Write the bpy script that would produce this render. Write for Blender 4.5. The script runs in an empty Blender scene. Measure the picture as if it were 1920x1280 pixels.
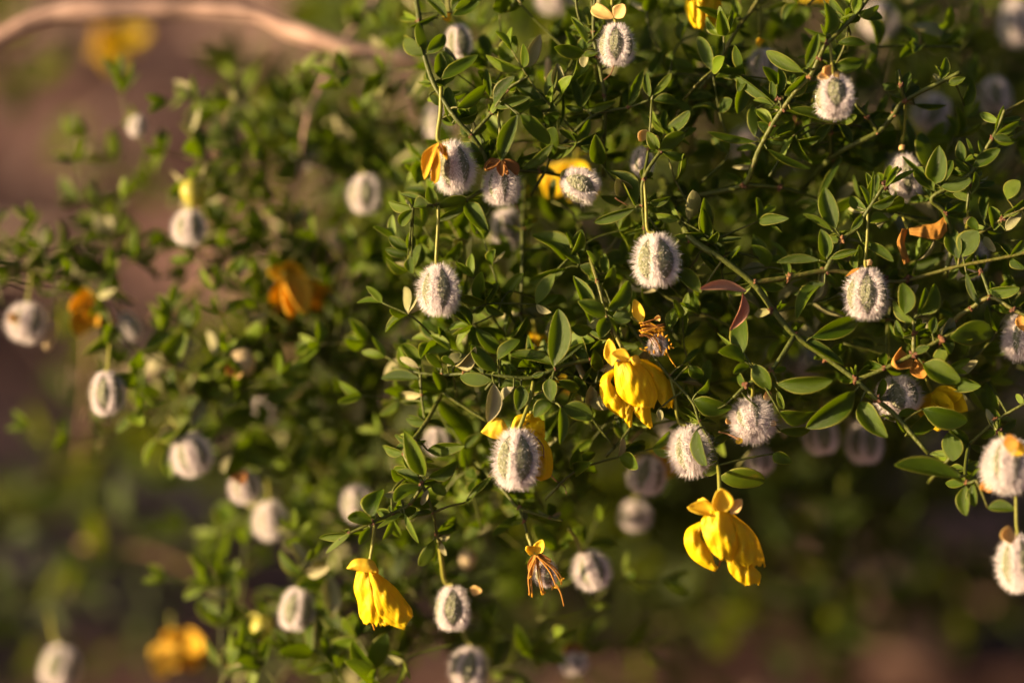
import bpy, math, random
import numpy as np
from mathutils import Vector, Matrix, noise as mnoise

random.seed(7); rng = np.random.default_rng(7)
sc = bpy.context.scene
col = sc.collection
R = math.radians

# ------------------------------------------------------------------ camera
PITCH = R(22.0)
S = 0.5                                   # focus distance (m)
TARGET = Vector((0, 0, 0.18))             # centre of the focus plane
FWD = Vector((0, math.cos(PITCH), -math.sin(PITCH)))
RIGHT = Vector((1, 0, 0))
UP = RIGHT.cross(FWD)
CAM = TARGET - FWD * S
cd = bpy.data.cameras.new('camera')
cd.lens = 100; cd.sensor_width = 36; cd.sensor_fit = 'HORIZONTAL'
cd.clip_start = 0.01; cd.clip_end = 500
cd.dof.use_dof = True; cd.dof.focus_distance = S; cd.dof.aperture_fstop = 3.5; cd.dof.aperture_blades = 0
cam = bpy.data.objects.new('camera', cd); col.objects.link(cam)
m = Matrix((RIGHT, UP, -FWD)).transposed().to_4x4(); m.translation = CAM
cam.matrix_world = m
sc.camera = cam

# ------------------------------------------------------------------ sky, sun, exposure
SUN_AZ = R(-76)      # from the camera's back, towards the left
SUN_EL = R(11)
tosun = Vector((math.sin(SUN_AZ) * math.cos(SUN_EL), -math.cos(SUN_AZ) * math.cos(SUN_EL), math.sin(SUN_EL)))
w = bpy.data.worlds.new('World'); sc.world = w; w.use_nodes = True
nt = w.node_tree
bg = nt.nodes['Background']
sky = nt.nodes.new('ShaderNodeTexSky'); sky.sky_type = 'NISHITA'; sky.sun_disc = False
sky.sun_elevation = SUN_EL
sky.sun_rotation = math.atan2(tosun.x, tosun.y)
sky.air_density = 0.5; sky.dust_density = 7.0; sky.ozone_density = 0.3
nt.links.new(sky.outputs[0], bg.inputs[0]); bg.inputs[1].default_value = 0.05
sl = bpy.data.lights.new('sun', 'SUN'); sl.energy = 5.0; sl.angle = R(0.6); sl.color = (1.0, 0.70, 0.38)
so = bpy.data.objects.new('sun', sl); col.objects.link(so)
so.rotation_euler = (-tosun).to_track_quat('-Z', 'Y').to_euler()
so.location = (-2, -1, 2)
vs = sc.view_settings
vs.view_transform = 'Standard'; vs.look = 'None'; vs.exposure = 1.5; vs.gamma = 1.0; vs.use_curve_mapping = False
sc.render.engine = 'CYCLES'
cy = sc.cycles
cy.use_denoising = True; cy.denoiser = 'OPENIMAGEDENOISE'
cy.max_bounces = 14; cy.diffuse_bounces = 12; cy.transmission_bounces = 6; cy.transparent_max_bounces = 8
cy.caustics_reflective = False; cy.caustics_refractive = False; cy.sample_clamp_indirect = 6

# ------------------------------------------------------------------ helpers
K = 0.36 / 1920.0
def DM(d):
    """listed depth -> millimetres: what stands behind the sharp layer is spread deeper, the far background less so"""
    return d if d < 6 else 6 + (d - 6) * 1.5 if d < 60 else 87 + (d - 60) * 0.85
def P(x, y, d=0.0):
    """photo pixel + millimetres behind the focus plane -> world point"""
    z = S + DM(d) * 0.001
    return CAM + (FWD + RIGHT * ((x - 960) * K) - UP * ((y - 640) * K)) * z
def px(n, d=0.0):
    return n * K * (S + DM(d) * 0.001)
OFF = {'A': (0, 0), 'B': (640, 0), 'C': (1280, 0), 'D': (0, 430), 'E': (640, 430), 'F': (1280, 430), 'G': (0, 850), 'H': (640, 850), 'I': (1280, 850)}
SCL = 1905 / 640.0
def V(r, x, y):
    ox, oy = OFF[r]
    return ox + x / SCL, oy + y / SCL

def mesh_from(name, verts, faces, mat, smooth=True, attrs=None):
    me = bpy.data.meshes.new(name)
    me.from_pydata([tuple(v) for v in verts], [], faces)
    if smooth:
        me.polygons.foreach_set('use_smooth', [True] * len(me.polygons))
    if attrs:
        for k, a in attrs.items():
            at = me.attributes.new(k, 'FLOAT', 'POINT')
            at.data.foreach_set('value', np.asarray(a, dtype=np.float32))
    me.materials.append(mat)
    me.update()
    return me
def link(name, me, parent=None, world=None):
    o = bpy.data.objects.new(name, me)
    col.objects.link(o)
    if parent is not None:
        o.parent = parent
        pl = parent['_w'] if '_w' in parent else (0, 0, 0)
        off = Matrix.Translation(-Vector(pl))
        o.matrix_basis = off @ (world if world is not None else Matrix.Identity(4))
    elif world is not None:
        o.matrix_world = world
    return o
ROOTS = []
def root(name, label, cat, loc, group=None):
    o = bpy.data.objects.new(name, None); col.objects.link(o)
    o.empty_display_size = 0.004
    o.location = loc; o['label'] = label; o['category'] = cat
    if group: o['group'] = group
    o['_w'] = tuple(loc)
    ROOTS.append(o)
    return o
def sub(name, me, parent, top, world=None):
    """a sub-part: parented to a part whose own basis is translation(-top) with identity rotation"""
    o = bpy.data.objects.new(name, me); col.objects.link(o)
    o.parent = parent
    o.matrix_basis = parent.matrix_basis.inverted() @ Matrix.Translation(-Vector(top['_w'])) @ (world if world is not None else Matrix.Identity(4))
    return o

def catmull(pts, n=5):
    pts = [Vector(p) for p in pts]
    if len(pts) < 3:
        return [pts[0].lerp(pts[-1], i / n) for i in range(n + 1)]
    out = []
    ext = [pts[0] * 2 - pts[1]] + pts + [pts[-1] * 2 - pts[-2]]
    for i in range(1, len(ext) - 2):
        a, b, c, d = ext[i - 1:i + 3]
        for k in range(n):
            t = k / n
            out.append(0.5 * ((2 * b) + (c - a) * t + (2 * a - 5 * b + 4 * c - d) * t * t + (3 * b - a - 3 * c + d) * t ** 3))
    out.append(pts[-1])
    return out
def tube(pts, rad, sides=7, cap=True):
    """pts: Vectors, rad: list or number -> verts, faces"""
    n = len(pts)
    if not hasattr(rad, '__len__'): rad = [rad] * n
    verts, faces = [], []
    t0 = (pts[1] - pts[0]).normalized()
    x = t0.orthogonal().normalized()
    for i in range(n):
        t = (pts[min(i + 1, n - 1)] - pts[max(i - 1, 0)]).normalized()
        x = (x - t * x.dot(t)).normalized()
        y = t.cross(x)
        for s in range(sides):
            a = 2 * math.pi * s / sides
            verts.append(pts[i] + (x * math.cos(a) + y * math.sin(a)) * rad[i])
    for i in range(n - 1):
        for s in range(sides):
            s2 = (s + 1) % sides
            faces.append((i * sides + s, i * sides + s2, (i + 1) * sides + s2, (i + 1) * sides + s))
    if cap:
        faces.append(tuple(range(sides))[::-1])
        faces.append(tuple((n - 1) * sides + s for s in range(sides)))
    return verts, faces
def tube_mesh(name, pts, rad, mat, sides=7, origin=None):
    v, f = tube(pts, rad, sides)
    return mesh_from(name, v, f, mat)

# ------------------------------------------------------------------ materials
def newmat(name):
    ma = bpy.data.materials.new(name); ma.use_nodes = True
    nt = ma.node_tree; nt.nodes.clear()
    out = nt.nodes.new('ShaderNodeOutputMaterial')
    return ma, nt, out
def N(nt, t, **kw):
    n = nt.nodes.new(t)
    for k, v in kw.items(): setattr(n, k, v)
    return n
def ramp(nt, stops):
    r = N(nt, 'ShaderNodeValToRGB')
    e = r.color_ramp.elements
    while len(e) < len(stops): e.new(0.5)
    for el, (p, c) in zip(e, stops):
        el.position = p; el.color = (*c, 1)
    return r
def blend_mat(name, stops, trans_col, trans, rough=0.45, spec=0.5, noise_scale=900, noise_amt=0.35, rim=None, bump=0.15, coords='Object', obj_random=0.6, bump_scale=1.0):
    """leaf / petal / bark shader: random tone per object + fine noise, gloss on top, translucent underneath"""
    ma, nt, out = newmat(name)
    tc = N(nt, 'ShaderNodeTexCoord')
    oi = N(nt, 'ShaderNodeObjectInfo')
    nz = N(nt, 'ShaderNodeTexNoise'); nz.inputs['Scale'].default_value = noise_scale; nz.inputs['Detail'].default_value = 4
    of = N(nt, 'ShaderNodeVectorMath', operation='MULTIPLY_ADD'); of.inputs[1].default_value = (37.0, 53.0, 71.0)
    nt.links.new(oi.outputs['Random'], of.inputs[0]); nt.links.new(tc.outputs[coords], of.inputs[2])
    nt.links.new(of.outputs[0], nz.inputs['Vector'])
    mr = N(nt, 'ShaderNodeMath', operation='MULTIPLY_ADD'); mr.inputs[1].default_value = noise_amt * 2; mr.inputs[2].default_value = -noise_amt + (1 - obj_random) * 0.5
    nt.links.new(nz.outputs[0], mr.inputs[0])
    ad = N(nt, 'ShaderNodeMath', operation='MULTIPLY_ADD'); ad.inputs[1].default_value = obj_random
    nt.links.new(oi.outputs['Random'], ad.inputs[0]); nt.links.new(mr.outputs[0], ad.inputs[2])
    rp = ramp(nt, stops); nt.links.new(ad.outputs[0], rp.inputs[0])
    c = rp.outputs[0]
    if rim is not None:
        at = N(nt, 'ShaderNodeAttribute', attribute_name='rim')
        mp = N(nt, 'ShaderNodeMapRange'); mp.inputs[1].default_value = 0.82; mp.inputs[2].default_value = 1.0; mp.inputs[4].default_value = 0.75
        nt.links.new(at.outputs['Fac'], mp.inputs[0])
        mx = N(nt, 'ShaderNodeMix', data_type='RGBA'); mx.inputs[7].default_value = (*rim, 1)
        nt.links.new(mp.outputs[0], mx.inputs[0]); nt.links.new(c, mx.inputs[6]); c = mx.outputs[2]
    pb = N(nt, 'ShaderNodeBsdfPrincipled'); pb.inputs['Roughness'].default_value = rough
    pb.inputs['Specular IOR Level'].default_value = spec
    nt.links.new(c, pb.inputs['Base Color'])
    if bump > 0:
        bz = N(nt, 'ShaderNodeTexNoise'); bz.inputs['Scale'].default_value = noise_scale * 2.2 * bump_scale; bz.inputs['Detail'].default_value = 3
        nt.links.new(tc.outputs[coords], bz.inputs['Vector'])
        bp = N(nt, 'ShaderNodeBump'); bp.inputs['Strength'].default_value = bump; bp.inputs['Distance'].default_value = 0.0003
        nt.links.new(bz.outputs[0], bp.inputs['Height']); nt.links.new(bp.outputs[0], pb.inputs['Normal'])
        rr = N(nt, 'ShaderNodeMapRange'); rr.inputs[3].default_value = max(0.05, rough - 0.12); rr.inputs[4].default_value = rough + 0.15
        nt.links.new(bz.outputs[0], rr.inputs[0]); nt.links.new(rr.outputs[0], pb.inputs['Roughness'])
    if trans > 0:
        tr = N(nt, 'ShaderNodeBsdfTranslucent'); tr.inputs[0].default_value = (*trans_col, 1)
        ms = N(nt, 'ShaderNodeMixShader'); ms.inputs[0].default_value = trans
        nt.links.new(pb.outputs[0], ms.inputs[1]); nt.links.new(tr.outputs[0], ms.inputs[2]); nt.links.new(ms.outputs[0], out.inputs[0])
    else:
        nt.links.new(pb.outputs[0], out.inputs[0])
    return ma

M = {}
M['leaf'] = blend_mat('leaf_green', [(0.0, (0.026, 0.060, 0.002)), (0.55, (0.068, 0.122, 0.003)), (0.9, (0.120, 0.180, 0.006)), (1.0, (0.21, 0.20, 0.014))], (0.44, 0.56, 0.004), 0.48, 0.34, 0.42, 2.4, 0.45, rim=(0.36, 0.33, 0.05), bump=0.55, bump_scale=7)
M['foliage'] = blend_mat('leaf_far_shaded', [(0.0, (0.018, 0.036, 0.003)), (1.0, (0.055, 0.085, 0.006))], (0.24, 0.30, 0.006), 0.26, 0.6, 0.3, 90, 0.5, bump=0)  # leaf copy whose darker base colour stands in for background shade
M['young'] = blend_mat('leaf_young', [(0.0, (0.10, 0.18, 0.008)), (1.0, (0.20, 0.28, 0.02))], (0.48, 0.60, 0.012), 0.48, 0.4, 0.45, 1.6, 0.3, rim=(0.34, 0.32, 0.07), bump=0.4, bump_scale=7)
M['pale'] = blend_mat('leaf_pale_sheen', [(0.0, (0.20, 0.23, 0.08)), (1.0, (0.52, 0.48, 0.28))], (0.4, 0.4, 0.10), 0.3, 0.35, 0.5, 2.2, 0.5, rim=(0.4, 0.36, 0.16), bump=0.5, bump_scale=7)  # sunlit sheen on leaves, put into a paler base colour
M['dry'] = blend_mat('leaf_dry', [(0.0, (0.52, 0.27, 0.17)), (1.0, (0.66, 0.40, 0.28))], (0.65, 0.34, 0.2), 0.35, 0.5, 0.35, 1.6, 0.3, rim=(0.5, 0.26, 0.14), bump=0.4, bump_scale=6)
M['stem'] = blend_mat('stem_green', [(0.0, (0.045, 0.062, 0.008)), (0.6, (0.085, 0.105, 0.014)), (1.0, (0.15, 0.13, 0.03))], (0.3, 0.3, 0.04), 0.12, 0.5, 0.4, 700, 0.5, bump=0.7)
M['stalk'] = blend_mat('stalk_green', [(0.0, (0.20, 0.22, 0.03)), (1.0, (0.30, 0.29, 0.05))], (0.4, 0.4, 0.04), 0.2, 0.45, 0.4, 600, 0.3, bump=0.3)
M['node'] = blend_mat('node_brown', [(0.0, (0.05, 0.018, 0.010)), (0.6, (0.16, 0.06, 0.02)), (1.0, (0.34, 0.18, 0.07))], (0, 0, 0), 0, 0.5, 0.5, 900, 0.4, bump=0.5)
M['dark'] = blend_mat('receptacle_dark', [(0.0, (0.035, 0.018, 0.014)), (1.0, (0.10, 0.045, 0.03))], (0, 0, 0), 0, 0.6, 0.3, 900, 0.4, bump=0.5)
M['bark'] = blend_mat('bark', [(0.0, (0.15, 0.09, 0.075)), (0.5, (0.38, 0.26, 0.225)), (1.0, (0.66, 0.50, 0.44))], (0, 0, 0), 0, 0.8, 0.2, 160, 0.5, bump=0.8)
M['twigbrown'] = blend_mat('twig_brown', [(0.0, (0.14, 0.085, 0.05)), (1.0, (0.30, 0.20, 0.13))], (0, 0, 0), 0, 0.75, 0.2, 300, 0.5, bump=0.6)
M['petal'] = blend_mat('petal_yellow', [(0.0, (0.86, 0.60, 0.003)), (0.5, (0.92, 0.71, 0.006)), (1.0, (0.94, 0.78, 0.02))], (0.95, 0.74, 0.008), 0.45, 0.45, 0.4, 160, 0.3, bump=0.6, obj_random=0.35, bump_scale=1.6)
M['sepal'] = blend_mat('sepal_cream', [(0.0, (0.74, 0.50, 0.13)), (0.6, (0.78, 0.58, 0.26)), (1.0, (0.84, 0.70, 0.46))], (0.85, 0.60, 0.22), 0.35, 0.5, 0.35, 250, 0.35, bump=0.3, obj_random=0.5)
M['sepaly'] = blend_mat('sepal_yellow', [(0.0, (0.88, 0.60, 0.008)), (1.0, (0.92, 0.72, 0.07))], (0.94, 0.68, 0.02), 0.35, 0.45, 0.4, 250, 0.3, bump=0.3, obj_random=0.4)
M['orange'] = blend_mat('petal_withered', [(0.0, (0.40, 0.17, 0.03)), (0.6, (0.60, 0.30, 0.05)), (1.0, (0.72, 0.45, 0.12))], (0.65, 0.32, 0.05), 0.35, 0.55, 0.3, 300, 0.4, bump=0.4, obj_random=0.5)
M['gold'] = blend_mat('petal_gold', [(0.0, (0.62, 0.33, 0.02)), (0.6, (0.80, 0.52, 0.03)), (1.0, (0.86, 0.64, 0.10))], (0.85, 0.52, 0.03), 0.4, 0.55, 0.3, 300, 0.4, bump=0.4, obj_random=0.5)
M['brown'] = blend_mat('petal_brown', [(0.0, (0.14, 0.05, 0.012)), (1.0, (0.42, 0.20, 0.05))], (0.4, 0.16, 0.03), 0.25, 0.6, 0.3, 500, 0.5, bump=0.4)
M['anther'] = blend_mat('anther_gold', [(0.0, (0.60, 0.27, 0.01)), (1.0, (0.80, 0.46, 0.03))], (0.8, 0.4, 0.02), 0.2, 0.6, 0.3, 800, 0.4, bump=0.5)
M['style'] = blend_mat('style_brown', [(0.0, (0.10, 0.045, 0.02)), (1.0, (0.30, 0.14, 0.06))], (0, 0, 0), 0, 0.5, 0.4, 500, 0.3, bump=0)
M['budgreen'] = blend_mat('bud_green', [(0.0, (0.30, 0.32, 0.05)), (1.0, (0.46, 0.42, 0.07))], (0.5, 0.5, 0.05), 0.25, 0.4, 0.5, 300, 0.3, bump=0.15)
M['budcream'] = blend_mat('bud_cream', [(0.0, (0.58, 0.44, 0.24)), (1.0, (0.72, 0.60, 0.40))], (0.7, 0.5, 0.25), 0.25, 0.5, 0.4, 300, 0.3, bump=0.2)
def vein(ma, strength, tint):
    """fine lengthwise veins on a petal, from its own across / along coordinates"""
    nt = ma.node_tree
    pb = next(n for n in nt.nodes if n.type == 'BSDF_PRINCIPLED'); bp = next(n for n in nt.nodes if n.type == 'BUMP'); tr = next(n for n in nt.nodes if n.type == 'BSDF_TRANSLUCENT')
    a = N(nt, 'ShaderNodeAttribute', attribute_name='across'); b = N(nt, 'ShaderNodeAttribute', attribute_name='along')
    c = N(nt, 'ShaderNodeCombineXYZ'); m1 = N(nt, 'ShaderNodeMath', operation='MULTIPLY'); m1.inputs[1].default_value = 26
    m2 = N(nt, 'ShaderNodeMath', operation='MULTIPLY'); m2.inputs[1].default_value = 2.2
    nt.links.new(a.outputs['Fac'], m1.inputs[0]); nt.links.new(b.outputs['Fac'], m2.inputs[0])
    nt.links.new(m1.outputs[0], c.inputs[0]); nt.links.new(m2.outputs[0], c.inputs[1])
    nz = N(nt, 'ShaderNodeTexNoise'); nz.inputs['Scale'].default_value = 1.0; nz.inputs['Detail'].default_value = 3
    nt.links.new(c.outputs[0], nz.inputs['Vector'])
    b2 = N(nt, 'ShaderNodeBump'); b2.inputs['Strength'].default_value = strength; b2.inputs['Distance'].default_value = 0.0003
    nt.links.new(nz.outputs[0], b2.inputs['Height']); nt.links.new(bp.outputs[0], b2.inputs['Normal']); nt.links.new(b2.outputs[0], pb.inputs['Normal'])
    src = pb.inputs['Base Color'].links[0].from_socket
    mp = N(nt, 'ShaderNodeMapRange'); mp.inputs[1].default_value = 0.5; mp.inputs[2].default_value = 0.72; mp.inputs[4].default_value = 0.6
    nt.links.new(nz.outputs[0], mp.inputs[0])
    mx = N(nt, 'ShaderNodeMix', data_type='RGBA'); mx.inputs[7].default_value = (*tint, 1)
    nt.links.new(mp.outputs[0], mx.inputs[0]); nt.links.new(src, mx.inputs[6]); nt.links.new(mx.outputs[2], pb.inputs['Base Color']); nt.links.new(mx.outputs[2], tr.inputs[0])
vein(M['petal'], 0.7, (0.80, 0.47, 0.003)); vein(M['orange'], 0.9, (0.34, 0.13, 0.02)); vein(M['sepaly'], 0.4, (0.80, 0.50, 0.02))
def fur_mat():
    ma, nt, out = newmat('fur_white')
    oi = N(nt, 'ShaderNodeObjectInfo')
    rp = ramp(nt, [(0.0, (0.86, 0.81, 0.84)), (1.0, (0.95, 0.91, 0.93))]); nt.links.new(oi.outputs['Random'], rp.inputs[0])
    d = N(nt, 'ShaderNodeBsdfDiffuse'); t = N(nt, 'ShaderNodeBsdfTranslucent'); g = N(nt, 'ShaderNodeBsdfGlossy')
    g.inputs['Roughness'].default_value = 0.35; g.inputs[0].default_value = (0.8, 0.78, 0.78, 1)
    nt.links.new(rp.outputs[0], d.inputs[0]); nt.links.new(rp.outputs[0], t.inputs[0])
    a = N(nt, 'ShaderNodeMixShader'); a.inputs[0].default_value = 0.5
    nt.links.new(d.outputs[0], a.inputs[1]); nt.links.new(t.outputs[0], a.inputs[2])
    b = N(nt, 'ShaderNodeMixShader'); b.inputs[0].default_value = 0.06
    nt.links.new(a.outputs[0], b.inputs[1]); nt.links.new(g.outputs[0], b.inputs[2])
    nt.links.new(b.outputs[0], out.inputs[0])
    return ma
M['fur'] = fur_mat()
def capsule_mat():
    ma, nt, out = newmat('capsule_skin')
    at = N(nt, 'ShaderNodeAttribute', attribute_name='panel')
    tc = N(nt, 'ShaderNodeTexCoord')
    nz = N(nt, 'ShaderNodeTexNoise'); nz.inputs['Scale'].default_value = 5; nz.inputs['Detail'].default_value = 5
    nt.links.new(tc.outputs['Object'], nz.inputs['Vector'])
    g = ramp(nt, [(0.3, (0.15, 0.165, 0.09)), (0.7, (0.28, 0.29, 0.19))]); nt.links.new(nz.outputs[0], g.inputs[0])
    mx = N(nt, 'ShaderNodeMix', data_type='RGBA'); mx.inputs[6].default_value = (0.56, 0.50, 0.51, 1)
    nt.links.new(at.outputs['Fac'], mx.inputs[0]); nt.links.new(g.outputs[0], mx.inputs[7])
    pb = N(nt, 'ShaderNodeBsdfPrincipled'); pb.inputs['Roughness'].default_value = 0.7
    bp = N(nt, 'ShaderNodeBump'); bp.inputs['Strength'].default_value = 0.5; bp.inputs['Distance'].default_value = 0.05
    nt.links.new(nz.outputs[0], bp.inputs['Height']); nt.links.new(bp.outputs[0], pb.inputs['Normal'])
    nt.links.new(mx.outputs[2], pb.inputs['Base Color']); nt.links.new(pb.outputs[0], out.inputs[0])
    return ma
M['capsule'] = capsule_mat()
def soil_mat():
    ma, nt, out = newmat('soil')
    tc = N(nt, 'ShaderNodeTexCoord')
    n1 = N(nt, 'ShaderNodeTexNoise'); n1.inputs['Scale'].default_value = 9; n1.inputs['Detail'].default_value = 8
    n2 = N(nt, 'ShaderNodeTexNoise'); n2.inputs['Scale'].default_value = 60; n2.inputs['Detail'].default_value = 6
    nt.links.new(tc.outputs['Object'], n1.inputs['Vector']); nt.links.new(tc.outputs['Object'], n2.inputs['Vector'])
    ad = N(nt, 'ShaderNodeMath', operation='MULTIPLY_ADD'); ad.inputs[1].default_value = 0.45
    nt.links.new(n2.outputs[0], ad.inputs[0]); nt.links.new(n1.outputs[0], ad.inputs[2])
    rp = ramp(nt, [(0.52, (0.030, 0.016, 0.015)), (0.70, (0.110, 0.060, 0.054)), (0.86, (0.25, 0.15, 0.13))])
    nt.links.new(ad.outputs[0], rp.inputs[0])
    pb = N(nt, 'ShaderNodeBsdfPrincipled'); pb.inputs['Roughness'].default_value = 0.95; pb.inputs['Specular IOR Level'].default_value = 0.1
    bp = N(nt, 'ShaderNodeBump'); bp.inputs['Strength'].default_value = 0.8; bp.inputs['Distance'].default_value = 0.01
    nt.links.new(n2.outputs[0], bp.inputs['Height']); nt.links.new(bp.outputs[0], pb.inputs['Normal'])
    nt.links.new(rp.outputs[0], pb.inputs['Base Color']); nt.links.new(pb.outputs[0], out.inputs[0])
    return ma
M['soil'] = soil_mat()
M['stone'] = blend_mat('stone', [(0.0, (0.10, 0.06, 0.052)), (1.0, (0.26, 0.18, 0.155))], (0, 0, 0), 0, 0.9, 0.15, 60, 0.5, bump=0.5)

# ------------------------------------------------------------------ ground
def build_ground():
    a = np.concatenate([-np.geomspace(0.02, 120, 46)[::-1], [0], np.geomspace(0.02, 120, 46)])
    xs = np.concatenate([a[a < -1.2], np.linspace(-1.2, 1.2, 81), a[a > 1.2]])
    ys = np.concatenate([a[a < -0.8], np.linspace(-0.8, 2.6, 111), a[a > 2.6]])
    nx, ny = len(xs), len(ys)
    vs_ = []
    for y in ys:
        for x in xs:
            near = 1.0 if abs(x) < 4 and abs(y) < 6 else 0.3
            z = mnoise.noise(Vector((x * 2.2, y * 2.2, 3))) * 0.035 + mnoise.noise(Vector((x * 8, y * 8, 9))) * 0.014 + mnoise.noise(Vector((x * 21, y * 21, 1))) * 0.006
            vs_.append((x, y, z * near - 0.01))
    fs = [(j * nx + i, j * nx + i + 1, (j + 1) * nx + i + 1, (j + 1) * nx + i) for j in range(ny - 1) for i in range(nx - 1)]
    o = link('ground', mesh_from('ground', vs_, fs, M['soil']))
    o['kind'] = 'structure'
    # loose stones, far too many and too blurred to count
    vv, ff = [], []
    base = []
    for i in range(4):
        for j in range(6):
            th = math.pi * (i + 0.5) / 4; ph = 2 * math.pi * j / 6
            base.append((math.sin(th) * math.cos(ph), math.sin(th) * math.sin(ph), math.cos(th)))
    bf = [(i * 6 + j, i * 6 + (j + 1) % 6, (i + 1) * 6 + (j + 1) % 6, (i + 1) * 6 + j) for i in range(3) for j in range(6)] + [tuple(range(6))[::-1], tuple(range(18, 24))]
    for n in range(2600):
        x = random.uniform(-1.0, 1.0); y = random.uniform(0.2, 2.2)
        r = 0.003 + 0.030 * random.random() ** 5
        s = [r * random.uniform(0.7, 1.3) for _ in range(3)]; s[2] *= 0.6
        z = mnoise.noise(Vector((x * 2.2, y * 2.2, 3))) * 0.035 + mnoise.noise(Vector((x * 8, y * 8, 9))) * 0.014 - 0.008
        k = len(vv); a_ = random.random() * 6
        for b in base:
            q = [b[0] * s[0] * random.uniform(0.85, 1.1), b[1] * s[1] * random.uniform(0.85, 1.1), b[2] * s[2]]
            vv.append((x + q[0] * math.cos(a_) - q[1] * math.sin(a_), y + q[0] * math.sin(a_) + q[1] * math.cos(a_), z + q[2]))
        ff += [tuple(k + i for i in f) for f in bf]
    g = link('gravel', mesh_from('gravel', vv, ff, M['stone']))
    g['kind'] = 'stuff'; g['label'] = 'loose reddish stones scattered over the blurred soil'; g['category'] = 'gravel'
    vv, ff = [], []
    for n in range(420):
        x = random.uniform(-0.8, 0.9); y = random.uniform(0.2, 1.8); a_ = random.random() * 6.28; L = random.uniform(0.03, 0.13)
        z = mnoise.noise(Vector((x * 2.2, y * 2.2, 3))) * 0.035 + mnoise.noise(Vector((x * 8, y * 8, 9))) * 0.014
        p = Vector((x, y, z + 0.004)); d = Vector((math.cos(a_), math.sin(a_), random.uniform(-0.05, 0.2)))
        q = p + d * L * 0.5 + Vector((random.uniform(-.01, .01), random.uniform(-.01, .01), 0.004))
        v, f = tube([p, q, p + d * L], [0.003, 0.0026, 0.0012], 5)
        k = len(vv); vv += v; ff += [tuple(k + i for i in t) for t in f]
    g = link('twig_litter', mesh_from('twig_litter', vv, ff, M['bark']))
    g['kind'] = 'stuff'; g['label'] = 'dry fallen sticks scattered over the blurred ground'; g['category'] = 'litter'
build_ground()

# ------------------------------------------------------------------ leaf library
XS = [-1, -0.86, -0.5, 0, 0.5, 0.86, 1]
def leaf_mesh(name, mat, sickle, bend, cup, peak, fold=0.0, tip=0.8, thick=0.055, nseg=9, wave=0.0, asym=0.0):
    """unit leaf: runs 0..1 along +Y, width 1 along X, thickness along Z"""
    T = [0.0, 0.05, 0.16, 0.30, 0.45, 0.60, 0.74, 0.87, 0.96, 1.0]
    verts, rim, faces = [], [], []
    for side in (1, -1):
        for t in T:
            # blunt ended profile with the widest place at `peak`
            u = t / peak if t < peak else (1 - t) / (1 - peak)
            u = max(u, 0.0)
            wd = 0.5 * (1 - (1 - u) ** (2.0 if t < peak else 2.1)) ** (0.85 if t < peak else tip)
            wd = max(wd, 0.04 if t < 0.5 else 0.012)
            for s in XS:
                x = s * wd * (1 - asym * (1 if s < 0 else -0.35)) + sickle * math.sin(math.pi * t * 0.9)
                z = bend * (t * t) + cup * ((s * wd) ** 2) * 2 + fold * abs(s * wd) + wave * math.sin(5 * t + s)
                th = thick * (1 - abs(s) ** 4) * (0.35 + 0.65 * math.sin(math.pi * min(1, t * 0.9 + 0.08))) * 0.5
                th += 0.006
                verts.append((x, t, z + side * th))
                rim.append(max(abs(s), 0.0))
    nX = len(XS); nT = len(T); h = nX * nT
    for i in range(nT - 1):
        for j in range(nX - 1):
            a = i * nX + j
            faces.append((a, a + 1, a + nX + 1, a + nX))
            faces.append((h + a, h + a + nX, h + a + nX + 1, h + a + 1))
        for j, fl in ((0, 0), (nX - 1, 1)):
            a = i * nX + j
            q = (a, a + nX, h + a + nX, h + a)
            faces.append(q if not fl else q[::-1])
    a = (nT - 1) * nX
    for j in range(nX - 1):
        faces.append((a + j, a + j + 1, h + a + j + 1, h + a + j))
    return mesh_from(name, verts, faces, mat, attrs={'rim': rim})
def leaf_set(mat, seed):
    r = random.Random(seed); out = []
    for i in range(14):
        out.append(leaf_mesh('leaf', mat, r.uniform(-0.2, 0.2), r.choice((-1, 1)) * r.uniform(0.1, 0.6), r.uniform(-0.3, 0.9), r.uniform(0.34, 0.54), r.uniform(0.0, 0.5), r.uniform(0.52, 0.92), wave=r.uniform(0, 0.07), asym=r.choice((0, 0.3, 0.45, -0.4))))
    return out
MERGE = None
KEEP = []        # (x, y, radius, depth): capsules and flowers that the filling twigs grow round, as in the photo
def hides(p, slack=1.0):
    v = p - CAM; z = v.dot(FWD); x = 960 + v.dot(RIGHT) / z / K; y = 640 - v.dot(UP) / z / K; d = (z - S) * 1000
    return any(d < kd + 2 and (x - kx) ** 2 + (y - ky) ** 2 < (kr * slack) ** 2 for kx, ky, kr, kd in KEEP)
LEAF = leaf_set(M['leaf'], 1)
LEAFC = [leaf_mesh('leaf', M['leaf'], s, b, c, 0.48, 0.1) for s, b, c in ((0.34, 0.5, 0.3), (-0.34, 0.5, 0.3), (0.22, -0.7, 0.6), (-0.22, 0.9, 0.6))]
YOUNG = leaf_set(M['young'], 2)
PALE_SHEEN = leaf_set(M['pale'], 3)
DRY = [leaf_mesh('dry_leaf', M['dry'], s, b, c, 0.5, 0.3, wave=0.1, thick=0.03) for s, b, c in ((0.35, 0.7, 1.2), (-0.25, -0.6, 1.4), (0.1, 0.9, 1.0))]

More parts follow.
